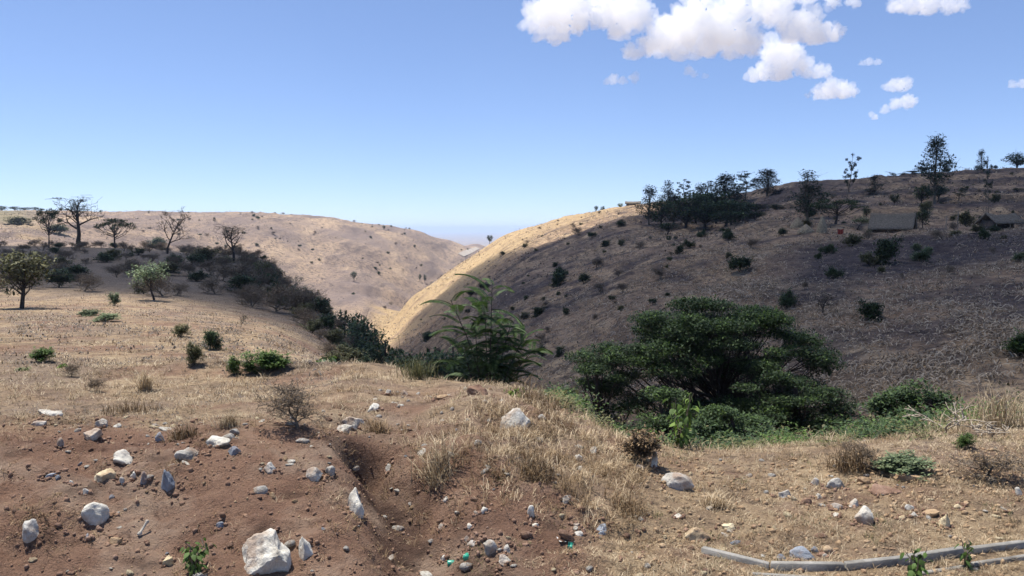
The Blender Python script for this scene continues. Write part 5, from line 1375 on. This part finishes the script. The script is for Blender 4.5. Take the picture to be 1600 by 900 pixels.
# straw huts left of the umbrella tree, poles, red cloth
t = NT('straw_heap'); n = t.noise(t.pos(), 7, 5, .7); t.bsdf(t.ramp(n, [(.3, (.14, .11, .075)), (.5, (.28, .225, .15)), (.7, (.42, .345, .235))]), .95, t.bump(n, .7, .06), .05); M_HEAP = t.m
def cone_hut(px, dist, w, h, label, name='straw_stack'):
    p = onground(px, dist); r_ = np.random.default_rng(int(px)); prof = [(0, .5), (.25, .47), (.5, .36), (.75, .2), (.93, .07), (1.0, .005)]; n = 18
    V = np.array([((rr * w * math.cos(a) * (1 + r_.uniform(-.06, .06))), rr * w * math.sin(a), z * h + r_.uniform(-.03, .03)) for z, rr in prof for a in np.linspace(0, 6.283, n, endpoint=False)])
    F = np.array([(i * n + k, i * n + (k + 1) % n, (i + 1) * n + (k + 1) % n, (i + 1) * n + k) for i in range(len(prof) - 1) for k in range(n)])
    tag(obj(name, mesh_np(name, V, F, M_HEAP, smooth=True), loc=(p.x, p.y, p.z - .05)), label, 'stack')
cone_hut(1245, 96, 1.7, 1.4, 'grey dome of stacked straw left of the umbrella tree'); cone_hut(1283, 84, 1.1, 1.9, 'dark pointed stack under the left side of the umbrella tree')
cone_hut(1258, 88, 1.8, 1.0, 'low pale straw heap in front of the grey dome')
t = NT('red_cloth'); t.bsdf(t.ramp(t.noise(t.pos(), 6, 3), [(.3, (.20, .03, .02)), (.7, (.36, .065, .04))]), .8, None, .2); M_RED = t.m
p = onground(1312, 82); e = empty('red_cloth', (p.x, p.y, p.z), .5, .8); tag(e, 'red cloth hung on a line under the umbrella tree', 'cloth')
gx, gz = np.meshgrid(np.linspace(-.6, .6, 16), np.linspace(0, 1, 6), indexing='ij'); V = np.stack([gx, .08 * np.sin(gx * 14) * (1.2 - gz), .25 + .75 * gz - .12 * (1 - (gx / .6) ** 2) * gz], -1).reshape(-1, 3)
i, j = np.meshgrid(np.arange(15), np.arange(5), indexing='ij'); F = np.stack([i * 6 + j, (i + 1) * 6 + j, (i + 1) * 6 + j + 1, i * 6 + j + 1], -1).reshape(-1, 4); obj('cloth', mesh_np('cloth', V, F, M_RED, smooth=True), e)
for x in (-.62, .62): V, F = tubes([((x, 0, -.1), (x, 0, 1.05), .025, .02)], 5); obj('pole', mesh_np('pole', V, F, M_POLE), e)
for px, d, h, lab in ((1476, 84, 1.7, 'pale post right of the long hut'), (1494, 86, 1.9, 'pale post left of the open shelter'), (1150, 150, 2.0, 'thin post below the grove')):
    p = onground(px, d); V, F = tubes([((0, 0, -.2), (.03, 0, h), .05, .04)], 6); tag(obj('post', mesh_np('post', V, F, M_POLE), loc=p), lab, 'post')
# far hut on the shoulder and the pale track on the far slope
p = onground(988, 322); h3 = empty('far_hut', (p.x, p.y, p.z - .3), R(-10)); tag(h3, 'tiny low hut on the golden shoulder left of the grove', 'hut')
bxm('wall', -2.6, 2.6, -1.4, 1.4, 0, 1.3, M_MUD, h3); thatch_roof('roof', 6.2, 3.8, 1.1, 2.0, h3, seed=4)
t = NT('pale_track'); t.bsdf(t.ramp(t.noise(t.pos(), .2, 3), [(.3, (.34, .29, .24)), (.7, (.44, .39, .33))]), .95, None, .1)
ctr = [hit(a, b, 500, 1600) for a, b in [(720, 399), (732, 394), (745, 388), (757, 381), (764, 378)]]
V = []
for i, c in enumerate(ctr):
    d = (ctr[min(i + 1, 4)] - ctr[max(i - 1, 0)]).normalized(); nn = Vector((d.y, -d.x, 0)) * 3.5
    for sg in (-1, 1):
        q = c + nn * sg; V.append((q.x, q.y, float(ground(q.x, q.y)) + .6))
tag(obj('track', mesh_np('track', np.array(V), np.array([(2 * i, 2 * i + 1, 2 * i + 3, 2 * i + 2) for i in range(4)]), t.m)), kind='structure')
M_CLOUD = cloud_mat('cloud_vapour', 0.0065)
CD = 7000.0                                   # distance of the cumulus field in view
def puff(px, py, rpx, dy=0.0):
    ux, s = ray(px, py); y = CD + dy
    return (ux * y, y, s * y, rpx * y / FPX)
CL = [
 ('two-lobed bright cumulus cloud left of the cloud bank', [(838, 30, 24), (862, 22, 32), (890, 15, 34), (872, 50, 24), (905, 35, 20), (850, 48, 18), (915, 8, 20)]),
 ('bright cumulus cloud tucked against the left end of the cloud bank', [(955, 22, 28), (985, 15, 32), (965, 45, 20), (1003, 32, 18), (940, 12, 18)]),
 ('longest cumulus cloud with a flat grey base and rising right end', [(985, 80, 17), (1010, 72, 20), (1040, 55, 32), (1075, 45, 38), (1110, 50, 36), (1145, 55, 34), (1172, 62, 24), (1060, 72, 24), (1100, 76, 20), (1150, 76, 14), (1120, 22, 26), (1090, 12, 24), (1150, 20, 28), (1185, 12, 26)]),
 ('cumulus cloud reaching right along the top edge of the sky', [(1215, 20, 26), (1245, 42, 24), (1272, 52, 24), (1300, 52, 18), (1262, 32, 22), (1220, 0, 22), (1260, -4, 16), (1300, 0, 14), (1335, 0, 10)]),
 ('cumulus tower standing below the long cloud bank', [(1210, 85, 24), (1232, 88, 26), (1195, 110, 18), (1220, 112, 20), (1250, 98, 16), (1205, 72, 14), (1178, 118, 10)]),
 ('small round cumulus to the lower right of the cloud tower', [(1278, 112, 13), (1292, 112, 10), (1262, 116, 10)]),
 ('soft rounded cumulus low in the right sky', [(1300, 140, 18), (1318, 142, 16), (1282, 146, 13), (1330, 146, 9), (1262, 150, 6)]),
 ('flat bright cloud at the top edge near the right corner', [(1400, 10, 14), (1425, 8, 18), (1455, 6, 18), (1485, 8, 16), (1505, 8, 10)]),
 ('small cloud puff with a bright crown above the tall eucalyptus', [(1398, 134, 13), (1414, 131, 12), (1390, 138, 8)]),
 ('ragged small cloud trailing down to the left', [(1418, 158, 12), (1400, 162, 10), (1430, 158, 7), (1382, 172, 7), (1366, 182, 6)]),
 ('tiny pair of cloud wisps left below the cloud bank', [(958, 124, 9), (972, 127, 7), (992, 121, 8), (948, 128, 6)]),
 ('tiny cloud wisp under the middle of the cloud bank', [(1076, 110, 8), (1084, 116, 6), (1102, 119, 5)]),
 ('thin faint cloud wisp right of the small round cumulus', [(1358, 97, 7), (1372, 97, 6), (1347, 99, 5)]),
 ('faint cloud wisp at the far right edge of the sky', [(1582, 133, 7), (1598, 131, 8), (1616, 131, 9)]),
]
for i, (lab, bl) in enumerate(CL):
    balls = [puff(a, b, c, random.uniform(-.4, .4) * c * CD / FPX + (1600 if i in (4, 5, 6, 9) else 0)) for a, b, c in bl]
    rmax = max(b[3] for b in balls)
    zb = min(b[2] - .55 * b[3] for b in balls)
    o = cloud('cloud', balls, M_CLOUD, max(6.0, rmax * .058), rmax * .7, i + 1, rmax * .8, flat=zb)
    tag(o, lab, 'cloud', 'cumulus clouds')
# the cloud overhead, above the frame, whose shadow lies on the right hill and the left scrub
M_SHADE = cloud_mat('cloud_vapour_overhead', 0.060)
CZ = 620.0
def over(x, y, z=0.0):
    k = (CZ - z) / sun_dir.z
    return x + sun_dir.x * k, y + sun_dir.y * k
balls = []
_lb = [hit(a, b) for a, b in [(603, 532), (683, 462), (743, 412), (777, 392), (850, 381), (900, 365), (950, 348), (1000, 337)]]
poly = [(p.x, p.y) for p in _lb] + [(70, 345), (260, 330), (330, 120), (230, 15), (60, 15.5), (22, 17), (9, 21), (-3, 26), (-8, 30), (-14, 42), (-25, 57), (-45, 62), (-70, 66), (-100, 64), (-150, 80), (-170, 130), (-120, 150), (-80, 150), (-48, 142), (-36, 150), (-30, 190), (-40, 250)]
gx, gy = [a.ravel() for a in np.meshgrid(np.arange(-180, 340, 9.0), np.arange(16, 360, 9.0))]
ins = np.zeros(len(gx), bool); ed = np.full(len(gx), 1e9)
for i in range(len(poly)):
    (x1, y1), (x2, y2) = poly[i], poly[i - 1]
    ed = np.minimum(ed, seg_dist(gx, gy, x1, y1, x2, y2)[0])
    if y1 != y2: ins ^= ((y1 > gy) != (y2 > gy)) & (gx < (x2 - x1) * (gy - y1) / (y2 - y1) + x1)
for x, y, e in zip(gx[ins & (ed > 3)], gy[ins & (ed > 3)], ed[ins & (ed > 3)]):
    a, b = over(x, y, float(ground(x, y)))
    balls.append((a, b, CZ + random.uniform(-5, 5), min(e, 16)))
o = cloud('cloud', balls, M_SHADE, 5.0, 4.0, 40, 40.0)
tag(o, 'broad flat cumulus overhead whose shadow darkens the right hillside', 'cloud', 'cumulus clouds')
